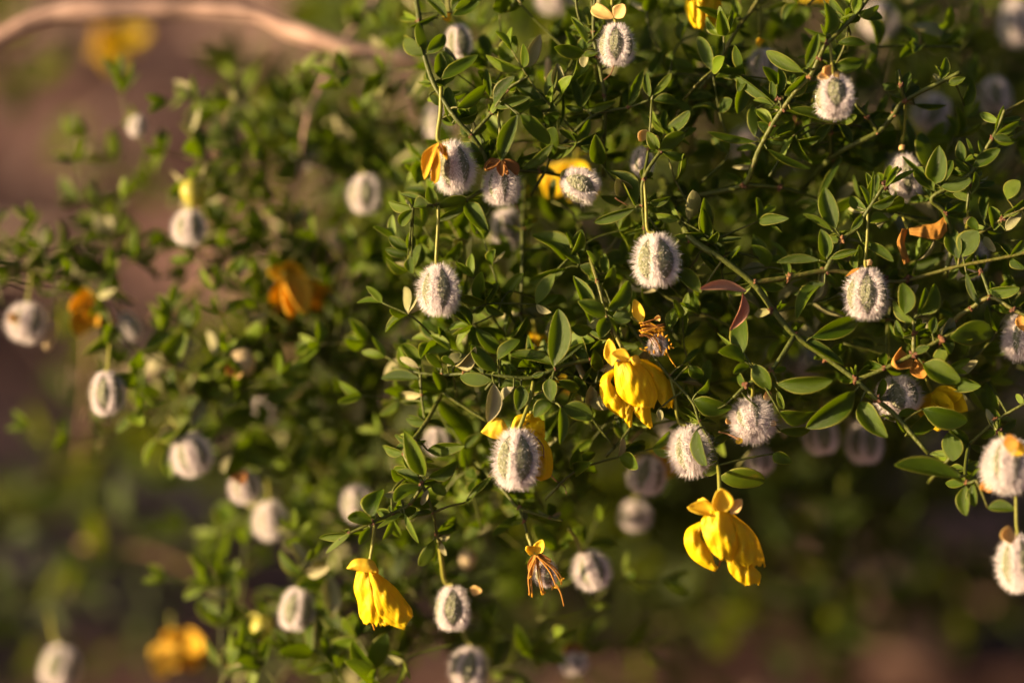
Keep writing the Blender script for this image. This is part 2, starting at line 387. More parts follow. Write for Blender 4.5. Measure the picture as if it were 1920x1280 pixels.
def frame(b, t, roll):
    y = (t - b); L = y.length; y.normalize()
    n0 = (CAM - b).normalized()
    x = y.cross(n0)
    if x.length < 1e-4: x = Vector((1, 0, 0))
    x.normalize(); z = x.cross(y)
    q = Matrix.Rotation(roll, 3, y)
    return q @ x, y, q @ z, L
def place(b, t, wd, roll):
    x, y, z, L = frame(b, t, roll)
    mt = Matrix((x * wd, y * L, z * wd)).transposed().to_4x4()
    mt.translation = b
    return mt
def add_leaf(parent, b, t, wd, roll=0.0, lib=None, name='leaf'):
    if MERGE: return MERGE['leaf'].append(place(b, t, wd, roll))
    return link(name, random.choice(lib or LEAF), parent, place(b, t, wd, roll))

# node: a clump of small pointed brown stipules round a stem joint
def node_mesh(seed):
    r = random.Random(seed); vv, ff = [], []
    for i in range(7):
        d = Vector((r.gauss(0, 1), r.gauss(0, 1), r.gauss(0, 1))).normalized()
        a = d * 0.1; b = d * r.uniform(0.9, 1.5)
        pts = [a, a.lerp(b, 0.55) + Vector((r.uniform(-.15, .15), r.uniform(-.15, .15), 0)), b]
        v, f = tube(pts, [0.55, 0.45, 0.08], 6)
        k = len(vv); vv += v; ff += [tuple(k + q for q in x) for x in f]
    return mesh_from('node', vv, ff, M['node'])
NODES = [node_mesh(i) for i in range(5)]
def add_node(parent, p, r, top=None):
    q = Matrix.Rotation(random.random() * 6, 4, 'Z') @ Matrix.Rotation(random.random() * 6, 4, 'X')
    mt = Matrix.Translation(p) @ q @ Matrix.Scale(r, 4)
    return sub('node', random.choice(NODES), parent, top, mt) if top else link('node', random.choice(NODES), parent, mt)

def stem_mesh(pts, r0, r1, mat, sides=8, knots=None, lump=0.0):
    c = catmull(pts, 5)
    n = len(c); rad = []
    for i, p in enumerate(c):
        t = i / (n - 1)
        r = r0 + (r1 - r0) * t
        k = 1 + 0.10 * mnoise.noise(p * 260) + lump * (mnoise.noise(p * 55) + 0.6 * mnoise.noise(p * 130))
        if knots:
            for q in knots:
                dd = (p - q).length
                k += 0.32 * math.exp(-(dd / (r0 * 2.0)) ** 2)
        rad.append(r * k)
    c = [p + Vector((mnoise.noise(p * 120), mnoise.noise(p * 120 + Vector((5, 0, 0))), mnoise.noise(p * 120 + Vector((0, 9, 0))))) * r0 * 0.25 for p in c]
    v, f = tube(c, rad, sides)
    return mesh_from('stem', v, f, mat), c

# ------------------------------------------------------------------ branches in focus
G1 = 'branches of the near shrub'
BR = {
 'fork': ('forked leafy branch in focus above the capsule with golden dried petals', [
    [(776, -30, 8), (786, 40, 6), (793, 95, 4), (812, 155, 2), (830, 185, 1), (857, 225, 0), (884, 254, 0), (905, 285, 1), (918, 312, 2), (962, 318, 4), (1010, 322, 6), (1052, 330, 8)],
    [(884, 254, 0), (922, 212, 0), (952, 168, -1), (990, 143, -3)]], 5.5),
 'topmid': ('leafy twig beside the capsule with two cream sepals at the top edge', [
    [(1131, 330, 12), (1131, 290, 8), (1134, 218, 5), (1134, 181, 4), (1120, 107, 3), (1112, 60, 3), (1118, -30, 4)],
    [(1052, 275, 4), (1110, 218, 4), (1178, 201, 4), (1217, 188, 3)],
    [(1034, 270, 3), (1083, 273, 3), (1134, 262, 6)]], 5),
 'midright': ('upright leafy stem carrying the capsule with a dark central seam', [
    [(1215, 560, 14), (1212, 500, 8), (1209, 427, 3), (1205, 385, 1), (1207, 336, 0), (1240, 284, 0), (1262, 262, 1), (1290, 240, 4)],
    [(1207, 336, 0), (1216, 280, 3), (1222, 188, 3)]], 4.5),
 'main': ('thick jointed green stem running diagonally down through the right half', [
    [(1240, 330, 18), (1270, 400, 8), (1297, 450, 2), (1355, 487, 0), (1412, 530, 0), (1450, 580, 0), (1490, 628, 0), (1550, 672, 0), (1605, 712, -1), (1645, 750, -2), (1683, 783, -3), (1740, 850, -5)],
    [(1412, 530, 0), (1480, 520, 1), (1548, 507, 2), (1600, 513, 3), (1660, 527, 4), (1703, 524, 4), (1797, 500, 2), (1895, 480, 0), (1960, 465, -1)],
    [(1490, 628, 0), (1445, 695, -1), (1400, 722, -1), (1375, 745, -1)],
    [(1548, 507, 2), (1579, 450, 2), (1605, 430, 2), (1626, 396, 1), (1660, 346, 0), (1690, 316, -1)],
    [(1605, 712, -1), (1660, 690, -2), (1713, 664, -3), (1764, 636, -4), (1800, 620, -4)],
    [(1713, 664, -3), (1713, 625, -3), (1712, 600, -3)]], 7),
 'upright': ('leafy stem rising past the spiky capsule with curled sepals', [
    [(1230, 400, 14), (1282, 373, 9), (1340, 360, 7), (1394, 346, 6), (1412, 310, 4), (1424, 279, 3), (1448, 235, 1), (1468, 205, 0), (1492, 172, -1), (1518, 144, -2), (1535, 110, -3), (1552, 80, -4), (1606, 27, -4), (1640, -20, -4)],
    [(1394, 346, 6), (1460, 352, 7), (1510, 365, 9), (1570, 390, 12)],
    [(1468, 205, 0), (1460, 185, 0), (1455, 180, 0)]], 6),
 'pale': ('pale sunlit twig slanting up to the top edge between blurred capsules', [
    [(1270, 240, 16), (1290, 198, 12), (1318, 160, 10), (1347, 124, 9), (1365, 85, 8), (1384, 50, 8), (1418, 5, 8), (1430, -30, 8)]], 6),
 'rightfork': ('green forked twig slanting up from the centre of the right half', [
    [(1500, 360, 14), (1559, 296, 8), (1600, 270, 6), (1646, 248, 5), (1675, 215, 4), (1697, 188, 3), (1770, 151, 1), (1800, 135, 0)],
    [(1646, 248, 5), (1625, 218, 4), (1604, 195, 2)],
    [(1559, 296, 8), (1557, 250, 6), (1556, 215, 5)],
    [(1697, 188, 3), (1690, 160, 2), (1685, 130, 2)]], 6),
 'farright': ('leafy shoot with young pointed tip leaves by the upper right edge', [
    [(1770, 520, 6), (1785, 460, 4), (1772, 400, 2), (1747, 373, 1), (1780, 350, 0), (1817, 326, -1), (1840, 292, -1), (1861, 259, -2), (1875, 230, -2), (1884, 205, -3)],
    [(1817, 326, -1), (1818, 345, -1), (1813, 395, -1)],
    [(1785, 460, 4), (1850, 430, 2), (1880, 410, 0), (1930, 385, -2)]], 5),
 'edge': ('branching green stem at the right edge below the middle', [
    [(1760, 650, 8), (1790, 600, 4), (1820, 578, 2), (1858, 557, 0), (1900, 580, -2), (1960, 610, -3)],
    [(1858, 557, 0), (1840, 510, 2), (1820, 470, 5)],
    [(1740, 905, 8), (1790, 850, 4), (1817, 833, 3), (1868, 788, 2), (1920, 757, 0), (1960, 735, 0)],
    [(1868, 788, 2), (1873, 808, 0), (1878, 830, -5)],
    [(1817, 833, 3), (1810, 880, -2), (1812, 905, -6), (1830, 900, -8)]], 5.5),
 'rosette': ('dense rosette of broad green leaves above the tall furry capsule by the yellow petals', [
    [(1150, 680, 4), (1105, 676, 2), (1060, 684, 1), (1040, 692, 0), (993, 708, 0), (950, 706, 0), (908, 702, 1), (870, 700, 3), (828, 702, 5), (788, 699, 6), (735, 690, 9)],
    [(1040, 692, 0), (1035, 720, -1), (1042, 755, -1)],
    [(788, 699, 6), (790, 740, 6), (798, 800, 6)]], 4.5),
 'cluster': ('short leafy twig hanging just above the crumpled yellow flower', [
    [(1090, 420, 12), (1105, 480, 5), (1120, 527, 1), (1137, 592, -1), (1148, 625, -1), (1150, 650, 1)],
    [(1090, 420, 12), (1080, 460, 6), (1085, 500, 4)]], 4),
 'lowleft': ('drooping leafy sprig ending over the left yellow flower', [
    [(830, 735, 8), (800, 790, 4), (770, 830, 1), (758, 850, 0), (774, 882, -1), (791, 906, -2), (768, 944, -2), (735, 962, -2), (700, 979, -3), (655, 1000, -3), (635, 1012, -3)],
    [(791, 906, -2), (812, 960, 0), (818, 1000, 3), (822, 1012, 5)]], 4.5),
 'lowmid': ('thin green twig with the withered flower hanging below its joint', [
    [(860, 830, 14), (919, 894, 8), (950, 925, 6), (973, 951, 5), (1030, 970, 5), (1055, 975, 5)],
    [(973, 951, 5), (982, 978, 5), (990, 1008, 5)]], 4),
 'leftnode': ('small leafy twig above the centre left capsule on its long stalk', [
    [(960, 330, 8), (925, 345, 5), (876, 372, 2), (815, 383, 0), (775, 388, -1), (768, 382, -1)]], 4),
 'centre': ('slender twig passing behind the crumpled flower to a furry grey capsule', [
    [(1140, 560, 8), (1180, 610, 5), (1215, 655, 3), (1255, 705, 1), (1298, 752, 0), (1312, 790, 0), (1335, 835, 0), (1346, 872, 0)],
    [(1298, 752, 0), (1345, 765, 0), (1375, 745, -1)]], 4),
 'back': ('pair of dim upright stems behind the middle of the picture', [
    [(985, 330, 16), (980, 430, 11), (979, 520, 9), (977, 588, 9), (985, 640, 8), (993, 708, 6)],
    [(880, 420, 16), (882, 520, 15), (890, 640, 14), (905, 760, 14), (930, 860, 12)],
    [(1075, 400, 10), (1100, 470, 12), (1110, 520, 13)],
    [(1700, 420, 12), (1690, 480, 10), (1665, 600, 8), (1663, 672, 6)]], 4),
}
NRND = random.Random(5)
STEMPTS = []      # (branch key, px, py, d, world point)
BROOT = {}
for key, (label, polys, rpx) in BR.items():
    p0 = polys[0][0]
    ro = root('leafy_branch', label, 'branch', P(*p0), G1)
    BROOT[key] = ro
    for i, poly in enumerate(polys):
        pts = [P(*q) for q in poly]
        ra = px(rpx, 0); r0 = ra if i == 0 else ra * 0.72
        knots = pts[1:-1] if len(pts) > 2 else []
        me, c = stem_mesh(pts, r0, r0 * 0.62, M['stem'], knots=None)
        st = link('stem', me, ro)
        for q in poly[1:-1]:
            if NRND.random() < 0.7: add_node(st, P(*q), px(rpx * NRND.uniform(0.85, 1.3)), ro)
        STEMPTS += [(key, *q, P(*q)) for q in poly]
        for a, b in zip(poly[:-1], poly[1:]):
            n = max(2, int(math.hypot(b[0] - a[0], b[1] - a[1]) / 12))
            for k in range(1, n):
                t = k / n; q = [a[j] + (b[j] - a[j]) * t for j in range(3)]
                STEMPTS.append((key, *q, P(*q)))
STEMXY = np.array([(s[1], s[2]) for s in STEMPTS])
# (view, base x, base y, tip x, tip y, width) in view pixels, then optional depth offset, library
LEAVES = """
B 455 310 350 212 85|B 462 295 440 130 60|B 480 300 582 190 85|B 545 85 375 142 32 0 c|B 590 100 470 -10 75|B 620 70 690 -50 65
B 560 440 762 318 80|B 560 440 556 300 72 2|B 650 600 824 488 82 -1|B 620 690 600 480 72 1|B 850 585 960 428 62 -1|B 862 605 1055 548 62
B 832 545 798 388 60 4|B 838 640 845 560 40 0 y|B 985 640 895 892 110 -2|B 1000 640 1165 805 88 -1|B 1182 800 1008 940 62 0 c|B 1180 800 1172 540 52 2
B 1222 702 1242 528 22|B 1335 605 1300 440 58|B 1342 600 1412 448 40|B 1350 612 1255 600 40|B 1370 612 1535 575 66|B 1310 800 1392 668 62
B 1322 802 1455 716 66|B 1310 790 1218 718 42|B 1330 822 1490 850 52|B 1200 812 1300 802 30|B 1200 822 1000 900 45 2|B 1372 242 1293 92 58 -1 y
B 1352 292 1190 240 82|B 1392 232 1482 106 62|B 1352 312 1430 290 42|B 1342 312 1230 285 52 2|B 1368 312 1360 385 62 0 p|B 1602 592 1692 388 76
B 1722 542 1698 398 58|B 1742 532 1844 414 54|B 1742 560 1880 558 62|B 1590 350 1705 338 42 5|B 1642 1152 1500 930 110|B 1642 1160 1408 1254 62
B 1772 832 1700 742 75|B 1780 842 1912 736 85|B 1790 852 1912 880 62|B 1762 1092 1912 1018 62|B 1722 1132 1838 1098 52|B 700 1130 824 1285 108
B 702 1130 538 1242 50|B 1052 1050 895 1256 120 3|B 522 1142 490 1040 72|B 542 1142 700 1124 62|B 392 1172 322 1265 72|B 402 1152 475 1142 62
B 512 1162 328 1068 42|B 490 530 545 585 42|B 562 662 648 640 62 1|B 832 912 778 748 36 1|B 1312 1202 1438 1180 46 2|B 1172 1122 1192 1000 42 3
B 1112 1082 1182 1225 62 6|B 1762 1112 1885 1090 52|B 735 755 660 700 60 3|B 905 880 960 960 60 4|B 1100 930 1160 850 40 0 y
C 302 112 70 18 48|C 312 102 268 -5 62|C 442 72 585 18 42 6|C 802 192 800 18 92|C 802 202 675 160 30|C 692 382 752 192 68 -1|C 862 242 1024 232 58
C 852 372 1000 345 92|C 672 402 458 288 86|C 572 532 708 438 86|C 532 532 540 372 68|C 500 562 500 448 52 1|C 522 592 236 420 60 0 c|C 502 592 390 556 42
C 602 612 834 682 62|C 502 772 625 678 64|C 722 812 640 680 52|C 402 792 148 708 52 0 c|C 472 832 714 936 52|C 402 762 400 588 66 1|C 992 92 1115 36 58 0 y
C 962 82 970 -25 72 0 y|C 872 172 925 98 30|C 802 852 740 720 62 3|C 832 822 965 758 58 3|C 890 880 758 1145 46 0 c|C 852 1275 798 1038 120|C 832 1285 676 1188 42 0 c
C 1042 1152 1002 1026 36 0 y|C 1048 1150 1060 955 22 0 y|C 1052 1152 1170 1086 72|C 1132 1042 1204 926 52 -1 y|C 1132 1042 1296 936 36 -1 y|C 1042 1242 1156 1218 72|C 1002 1202 938 1285 52
C 1212 1182 1200 988 84 2|C 1402 1062 1296 928 108|C 1412 1022 1420 816 128|C 1442 1032 1502 888 74 1|C 1442 1042 1616 1008 86|C 1412 1062 1228 868 32|C 1462 1082 1568 1090 52
C 1622 932 1766 844 84|C 1602 962 1516 896 52|C 1742 752 1784 594 48 0 y|C 1742 762 1886 686 54 0 y|C 1732 762 1836 792 54|C 1562 902 1550 786 68|C 1622 872 1588 766 26 0 y
C 1442 442 1460 326 62|C 1482 472 1576 428 52|C 1232 552 1194 388 32|C 1242 522 1262 398 62|C 1292 582 1476 590 46 4|C 1082 682 1142 516 62 5|C 1372 942 1350 736 94 7
C 1812 1112 1864 1008 84|C 1792 1202 1912 1128 52|C 1742 1285 1730 1146 84|C 1682 1232 1680 1058 62 2|C 1642 1285 1640 1200 72|C 1802 1285 1888 1196 62 0 p|C 1612 1082 1622 958 52
C 192 352 26 298 42 1|C 192 342 222 156 46 1|C 262 392 386 318 52 4|C 20 1112 66 1004 62|C 1572 592 1614 446 72 5|C 1500 1070 1620 1120 60 1|C 1440 1030 1350 1000 40 2
C 330 1010 240 960 45 3|C 560 620 470 690 50 3|C 700 430 620 480 40 2|C 300 160 390 200 46 4|C 110 560 60 660 46 5|C 200 380 300 470 50 6
E 862 792 718 658 86 -1|E 872 722 984 606 64 -1|E 792 802 738 698 36|E 1182 762 1212 446 158 -1|E 1190 752 946 718 80|E 992 692 950 508 106 1|E 892 692 758 548 94 4
E 982 482 808 552 62 3|E 1192 762 1354 636 42 0 c|E 1402 762 1338 864 26|E 1392 742 1370 558 106 2|E 842 842 658 818 76 -1|E 852 862 808 1064 100 -2 p|E 812 892 658 962 62
E 882 882 1005 858 52|E 962 882 888 964 62 -1 p|E 1002 872 980 1005 96|E 1162 832 1160 956 90|E 1172 962 1074 1034 92|E 1212 842 1340 884 82|E 1225 992 1225 1196 68 -1
E 1235 992 1402 1054 106|E 1152 912 1038 1004 62 1|E 1490 452 1618 296 102 -1|E 1472 482 1336 388 100 -1|E 1482 492 1440 606 94|E 1512 492 1610 510 90|E 1392 522 1298 256 108 2
E 1622 142 1456 266 116 2|E 1482 252 1460 138 58 2|E 1332 192 1242 102 58|E 1252 216 1046 304 80|E 1262 172 1066 26 128 1|E 1322 172 1340 -5 84 1|E 1332 202 1455 264 74
E 1322 132 1248 8 32|E 1152 112 1046 154 62 2|E 802 62 738 -64 72|E 382 112 266 38 62 5|E 392 122 390 16 56 5|E 372 142 246 108 52 5|E 392 152 380 246 62 5
E 442 762 338 638 86|E 432 772 320 730 52 -1 p|E 432 832 232 842 76|E 592 762 568 556 86 3|E 592 762 698 692 60 -1 p|E 562 772 478 678 52|E 742 1192 556 948 138 3
E 465 1375 342 1130 104 -1|E 482 1232 694 1196 86 2|E 332 962 446 960 62 4|E 1832 562 1872 426 70|E 1402 562 1286 528 74 1|E 1112 492 1176 500 32|E 1772 1002 1782 1064 42 0 p
E 700 890 640 860 50 1|E 560 820 520 760 40 3|E 1060 820 1130 800 40|E 930 830 900 750 50 1|E 470 860 450 960 40 4|E 560 830 640 870 60 3|E 1010 330 930 300 60 6|E 1010 460 1090 400 55 6
F 102 352 -24 228 108|F 342 692 308 468 106|F 345 732 186 700 98|F 372 742 198 576 32 0 y|F 372 762 276 802 62|F 400 752 474 906 108|F 532 862 834 852 108 -1
F 722 602 996 478 138|F 642 592 914 724 62 1 c|F 792 302 622 372 62|F 762 302 636 494 84 1|F 802 162 768 6 94|F 762 172 526 190 58 0 c|F 822 162 976 108 58
F 962 222 970 116 62|F 1002 72 1174 184 62 0 c|F 1252 222 1464 128 94|F 1240 472 1235 292 114|F 1312 472 1344 328 62|F 1332 472 1426 328 94|F 1302 522 1168 408 52
F 1542 162 1508 -5 94|F 1562 152 1656 16 128|F 1582 242 1664 424 46 0 c|F 1702 342 1886 320 84|F 1492 602 1750 588 138|F 1342 752 1546 852 138|F 1342 1002 1588 1082 138 1
F 962 902 726 1116 138|F 992 962 1146 1156 128|F 542 1022 756 1020 96|F 542 1122 726 1120 62 2|F 532 902 562 1004 42|F 62 952 278 992 118|F 82 912 164 846 52 0 y
F 2 752 104 658 42|F 32 762 106 834 74|F 1702 852 1722 1056 104 6|F 1482 1132 1524 1276 116|F 1242 1152 1446 1000 106 4|F 78 1120 146 1315 92 -2|F 1682 42 1736 124 52 0 p
F 1072 642 946 610 84 3|F 1232 602 1178 518 62|F 1392 582 1414 488 62|F 1472 562 1484 468 42|F 410 310 480 380 50 3|F 640 600 560 560 50 2|F 60 60 -20 20 40 4|F 800 240 860 320 50 2
F 1830 150 1890 60 70|F 1830 160 1900 230 60 1|F 1540 210 1480 280 60 2|F 1290 690 1380 660 50|F 1440 620 1500 690 60 1|F 500 790 420 780 50 1|F 1190 1060 1260 1130 50 2
H 462 126 438 -12 70|H 492 132 636 26 86|H 432 166 316 88 70|H 440 190 298 286 96|H 322 222 238 230 42 0 p|H 186 366 188 182 118|H 172 386 36 348 92|H 162 412 98 504 58
H 342 332 202 412 36 0 y|H 352 332 424 504 38 0 y|H 482 202 444 288 42 0 p|H 502 182 584 222 62 1|H 50 448 -88 556 40 0 y|H 512 482 438 634 74|H 692 272 832 128 42 3
H 992 332 848 454 52 4|H 1022 322 1234 404 52 4|H 602 442 644 378 62 2|H 540 480 610 430 50 2 p|H 560 500 590 560 40 1 p|H 1000 310 1080 260 50 5|H 540 500 520 620 46 4
I 210 132 455 172 116|I 132 62 204 0 62|I 1542 132 1176 78 124 -3|I 1562 162 1420 108 74|I 1582 182 1590 352 94|I 1622 172 1640 292 74|I 1702 302 1856 312 74|I 502 2 604 54 94 2|I 200 60 110 110 60 1 y
"""
DENSE = random.Random(11)
for tok in LEAVES.replace('\n', '|').split('|'):
    tok = tok.split()
    if not tok: continue
    reg = tok[0]; bx, by, tx, ty, wd = [float(q) for q in tok[1:6]]
    dofs = float(tok[6]) if len(tok) > 6 else 0.0
    kind = tok[7] if len(tok) > 7 else ''
    b2 = V(reg, bx, by); t2 = V(reg, tx, ty); wpx = wd / SCL
    dist = np.hypot(STEMXY[:, 0] - b2[0], STEMXY[:, 1] - b2[1])
    i = int(dist.argmin()); key = STEMPTS[i][0]; sd = STEMPTS[i][3]
    d = sd + dofs - 0.3
    Lpx = math.hypot(t2[0] - b2[0], t2[1] - b2[1])
    roll = DENSE.uniform(-0.65, 0.65); dt = DENSE.uniform(-0.4, 0.4) * Lpx * 0.094
    b = P(*b2, d); t = P(*t2, d + dt)
    lib = {'y': YOUNG, 'p': PALE_SHEEN, 'c': LEAFC}.get(kind, LEAF)
    ro = BROOT[key]
    add_leaf(ro, b, t, px(wpx / math.cos(roll) * 0.92, d), roll, lib)
    if dist[i] > 7:
        q = STEMPTS[i][4]; mid = q.lerp(b, 0.5) + UP * px(2)
        me, c = stem_mesh([q, mid, b], px(2.6), px(1.6), M['stem'], 6)
        link('twig', me, ro)
for key, (label, polys, rpx) in BR.items():
    for poly in polys:
        for q in poly[1:-1]:
            for k in range(DENSE.choice((3, 4, 5, 6))):
                a = DENSE.uniform(0, 6.28); L = DENSE.uniform(24, 56); dd = q[2] + DENSE.uniform(0.5, 3)
                b = P(q[0], q[1], q[2] + 0.5); dd += 1.0; t = P(q[0] + math.cos(a) * L, q[1] - abs(math.sin(a)) * L * 0.9 + 12, dd + DENSE.uniform(0, 4))
                add_leaf(BROOT[key], b, t, px(L * DENSE.uniform(0.32, 0.46)), DENSE.uniform(-1.2, 1.2), LEAF if DENSE.random() < 0.8 else YOUNG if DENSE.random() < 0.7 else PALE_SHEEN)
# dead pinkish leaf pair hanging from the joint of the main stem
rd = root('dead_leaf', 'two dried pinkish brown leaves dangling from a joint of the thick diagonal stem', 'dead leaf', P(1398, 546, -1))
for (a, b, wv, r_, mi) in (((355, 345), (86, 350), 62, 0.3, 0), ((335, 352), (280, 560), 62, -0.5, 1)):
    b2 = V('F', *a); t2 = V('F', *b)
    link('dry_leaf', DRY[mi], rd, place(P(*b2, -1.5), P(*t2, -3), px(wv / SCL), r_))

# ------------------------------------------------------------------ seed capsules
def capsule_meshes(seed, lobes=5, half=24, nh=4200, hlen=0.40, panelhair=75):
    r = random.Random(seed); a0 = 0.0
    RX, RZ = 1.0, 1.12
    def surf(th, ph):
        lob = 1 + 0.05 * math.cos(lobes * (ph - a0))
        s = math.sin(th)
        prof = s ** 0.98 * (1 - 0.10 * math.cos(th))
        return Vector((RX * prof * lob * math.cos(ph), RX * prof * lob * math.sin(ph), RZ * math.cos(th)))
    nT, nP = 22, 40
    vv, att = [], []
    for i in range(nT + 1):
        th = 0.02 + (math.pi - 0.04) * i / nT
        for j in range(nP):
            ph = 2 * math.pi * j / nP
            vv.append(surf(th, ph)); att.append(panel(th, ph, lobes, half))
    ff = [(i * nP + j, (i + 1) * nP + j, (i + 1) * nP + (j + 1) % nP, i * nP + (j + 1) % nP) for i in range(nT) for j in range(nP)]
    body = mesh_from('capsule_body', vv, ff, M['capsule'], attrs={'panel': att})
    hv, hf = [], []
    def hair(p, d, L, w0, curve):
        """a flattened tapering hair"""
        q = p + d * L * 0.55 + curve * L * 0.12; e = p + d * L + curve * L * 0.4
        k = len(hv)
        s = d.orthogonal().normalized(); s.rotate(Matrix.Rotation(r.random() * 3.14, 3, d))
        hv.extend((p - d * 0.03 - s * w0 * 1.6, p - d * 0.03 + s * w0 * 1.6, q + s * w0 * 1.2, q - s * w0 * 1.2, e))
        hf.append((k, k + 1, k + 2, k + 3)); hf.append((k + 3, k + 2, k + 4))
    cnt = 0
    while cnt < nh:
        th = math.acos(r.uniform(-0.985, 0.985)); ph = r.random() * 6.2832
        pn = panel(th, ph, lobes, half)
        if r.random() < pn * 1.05: continue
        p = surf(th, ph)
        n = Vector((p.x, p.y, p.z / (RZ * RZ))).normalized()
        up = Vector((0, 0, 1)); tang = (up - n * up.dot(n))
        d = (n + tang * r.uniform(-0.3, 0.12) + Vector((r.gauss(0, .13), r.gauss(0, .13), r.gauss(0, .13)))).normalized()
        hair(p, d, hlen * r.choice((0.55, 0.8, 1.0, 1.25)) * r.uniform(0.8, 1.1) * (0.6 + 0.4 * math.sin(th)), 0.0062, Vector((r.gauss(0, .28), r.gauss(0, .28), r.gauss(0, .28) - 0.15)))
        cnt += 1
    # flat herringbone hairs lying on the bare green faces
    for _ in range(panelhair * lobes):
        j = r.randrange(lobes); c_ = 2 * math.pi * j / lobes
        th = r.uniform(0.35, 2.8); o = r.uniform(-1, 1) * R(half)
        ph = c_ + o
        if panel(th, ph, lobes, half) < 0.3: continue
        p = surf(th, ph); n = Vector((p.x, p.y, p.z)).normalized()
        east = Vector((-math.sin(ph), math.cos(ph), 0)); up = (Vector((0, 0, 1)) - n * n.z).normalized()
        d = (east * (1 if o > 0 else -1) * r.uniform(0.4, 1.0) - up * r.uniform(0.3, 0.9) + n * r.uniform(0.12, 0.4)).normalized()
        hair(p, d, hlen * r.uniform(0.25, 0.5), 0.009, Vector((0, 0, -0.2)))
    fur = mesh_from('fur', hv, hf, M['fur'], smooth=False)
    return body, fur
def panel(th, ph, lobes, half):
    """1 inside a bare lens-shaped face, 0 in the furry bands between"""
    seg = 2 * math.pi / lobes
    o = abs((ph + seg / 2) % seg - seg / 2)
    lat = (th - 0.28) / (2.72 - 0.28)
    if lat <= 0 or lat >= 1: return 0.0
    hw = R(half) * math.sin(math.pi * lat) ** 0.8
    e = (hw - o) / R(5)
    return min(1.0, max(0.0, e + 0.5))
CAPS = [capsule_meshes(31, 5, 21), capsule_meshes(32, 5, 28), capsule_meshes(33, 5, 17, hlen=0.46), capsule_meshes(34, 4, 33), capsule_meshes(35, 6, 12, nh=4600, hlen=0.44)]
def recept_mesh():
    vv, ff = [], []
    pts = [Vector((0, 0, z)) for z in (-0.14, -0.05, 0.04, 0.14, 0.2)]
    vv, ff = tube(pts, [0.16, 0.2, 0.17, 0.11, 0.08], 9)
    for i in range(6):
        a = i * 1.05 + 0.3; d = Vector((math.cos(a), math.sin(a), 0))
        v, f = tube([d * 0.12, d * 0.26 + Vector((0, 0, -0.02)), d * 0.36 + Vector((0, 0, 0.06))], [0.05, 0.04, 0.012], 5)
        k = len(vv); vv += v; ff += [tuple(k + q for q in x) for x in f]
    return mesh_from('receptacle', vv, ff, M['dark'])
RECEPT = recept_mesh()
def blade_mesh(name, mat, sickle, bend, cup, curl, peak=0.5, thick=0.03, wave=0.05, seed=0, tip=0.75):
    """petal / sepal: unit length along +Y, rolled along its length by `curl` radians"""
    r = random.Random(seed); nT, nX = 14, 8
    front, rim = [], []
    for i in range(nT + 1):
        t = i / nT
        u = t / peak if t < peak else (1 - t) / (1 - peak)
        wd = 0.5 * max(0.02, 1 - (1 - u) ** 2) ** tip
        if abs(curl) > 1e-3:
            y = math.sin(curl * t) / curl; z0 = (1 - math.cos(curl * t)) / curl
            ny, nz = -math.sin(curl * t), math.cos(curl * t)
        else:
            y, z0, ny, nz = t, 0, 0, 1
        for j in range(nX + 1):
            s = j / nX * 2 - 1
            x = s * wd + sickle * math.sin(math.pi * t)
            h = cup * (s * wd) ** 2 * 2 + bend * t * t + wave * mnoise.noise(Vector((x * 4 + seed, t * 5, 0.3))) * (0.3 + abs(s))
            front.append((Vector((x, y + ny * h, z0 + nz * h)), Vector((0, ny, nz))))
    vv = [p + n * thick * 0.5 for p, n in front] + [p - n * thick * 0.5 for p, n in front]
    w_ = nX + 1; h_ = w_ * (nT + 1); ff = []
    for i in range(nT):
        for j in range(nX):
            a = i * w_ + j
            ff.append((a, a + 1, a + w_ + 1, a + w_)); ff.append((h_ + a, h_ + a + w_, h_ + a + w_ + 1, h_ + a + 1))
        ff.append((i * w_, (i + 1) * w_, h_ + (i + 1) * w_, h_ + i * w_)); b = i * w_ + nX
        ff.append((b, h_ + b, h_ + b + w_, b + w_))
    for j in range(nX):
        a = nT * w_ + j; ff.append((a, a + 1, h_ + a + 1, h_ + a))
    return mesh_from(name, vv, ff, mat)
SEP = {}
for nm in ('sepal', 'sepaly', 'orange', 'gold', 'brown', 'petal'):
    SEP[nm] = [blade_mesh('sepal' if 'sepal' in nm else 'petal', M[nm], s, b, c, k, seed=i, thick=0.05) for i, (s, b, c, k) in enumerate(((0, 0, 0.5, 1.0), (0.1, 0, 0.7, 2.0), (-0.1, 0.1, 0.4, -1.2), (0.0, 0, 0.6, 4.2), (0.15, 0, 0.9, 0.3)))]
def put_sepal(ro, kind, vi, a, b, wpx_, d, roll=0.0, d2=None, name=None):
    p, t = P(a[0], a[1], d), P(b[0], b[1], d if d2 is None else d2)
    me = SEP[kind][vi]
    n = name or ('sepal' if 'sepal' in kind else 'petal')
    return link(n, me, ro, place(p, t, px(wpx_, d), roll))

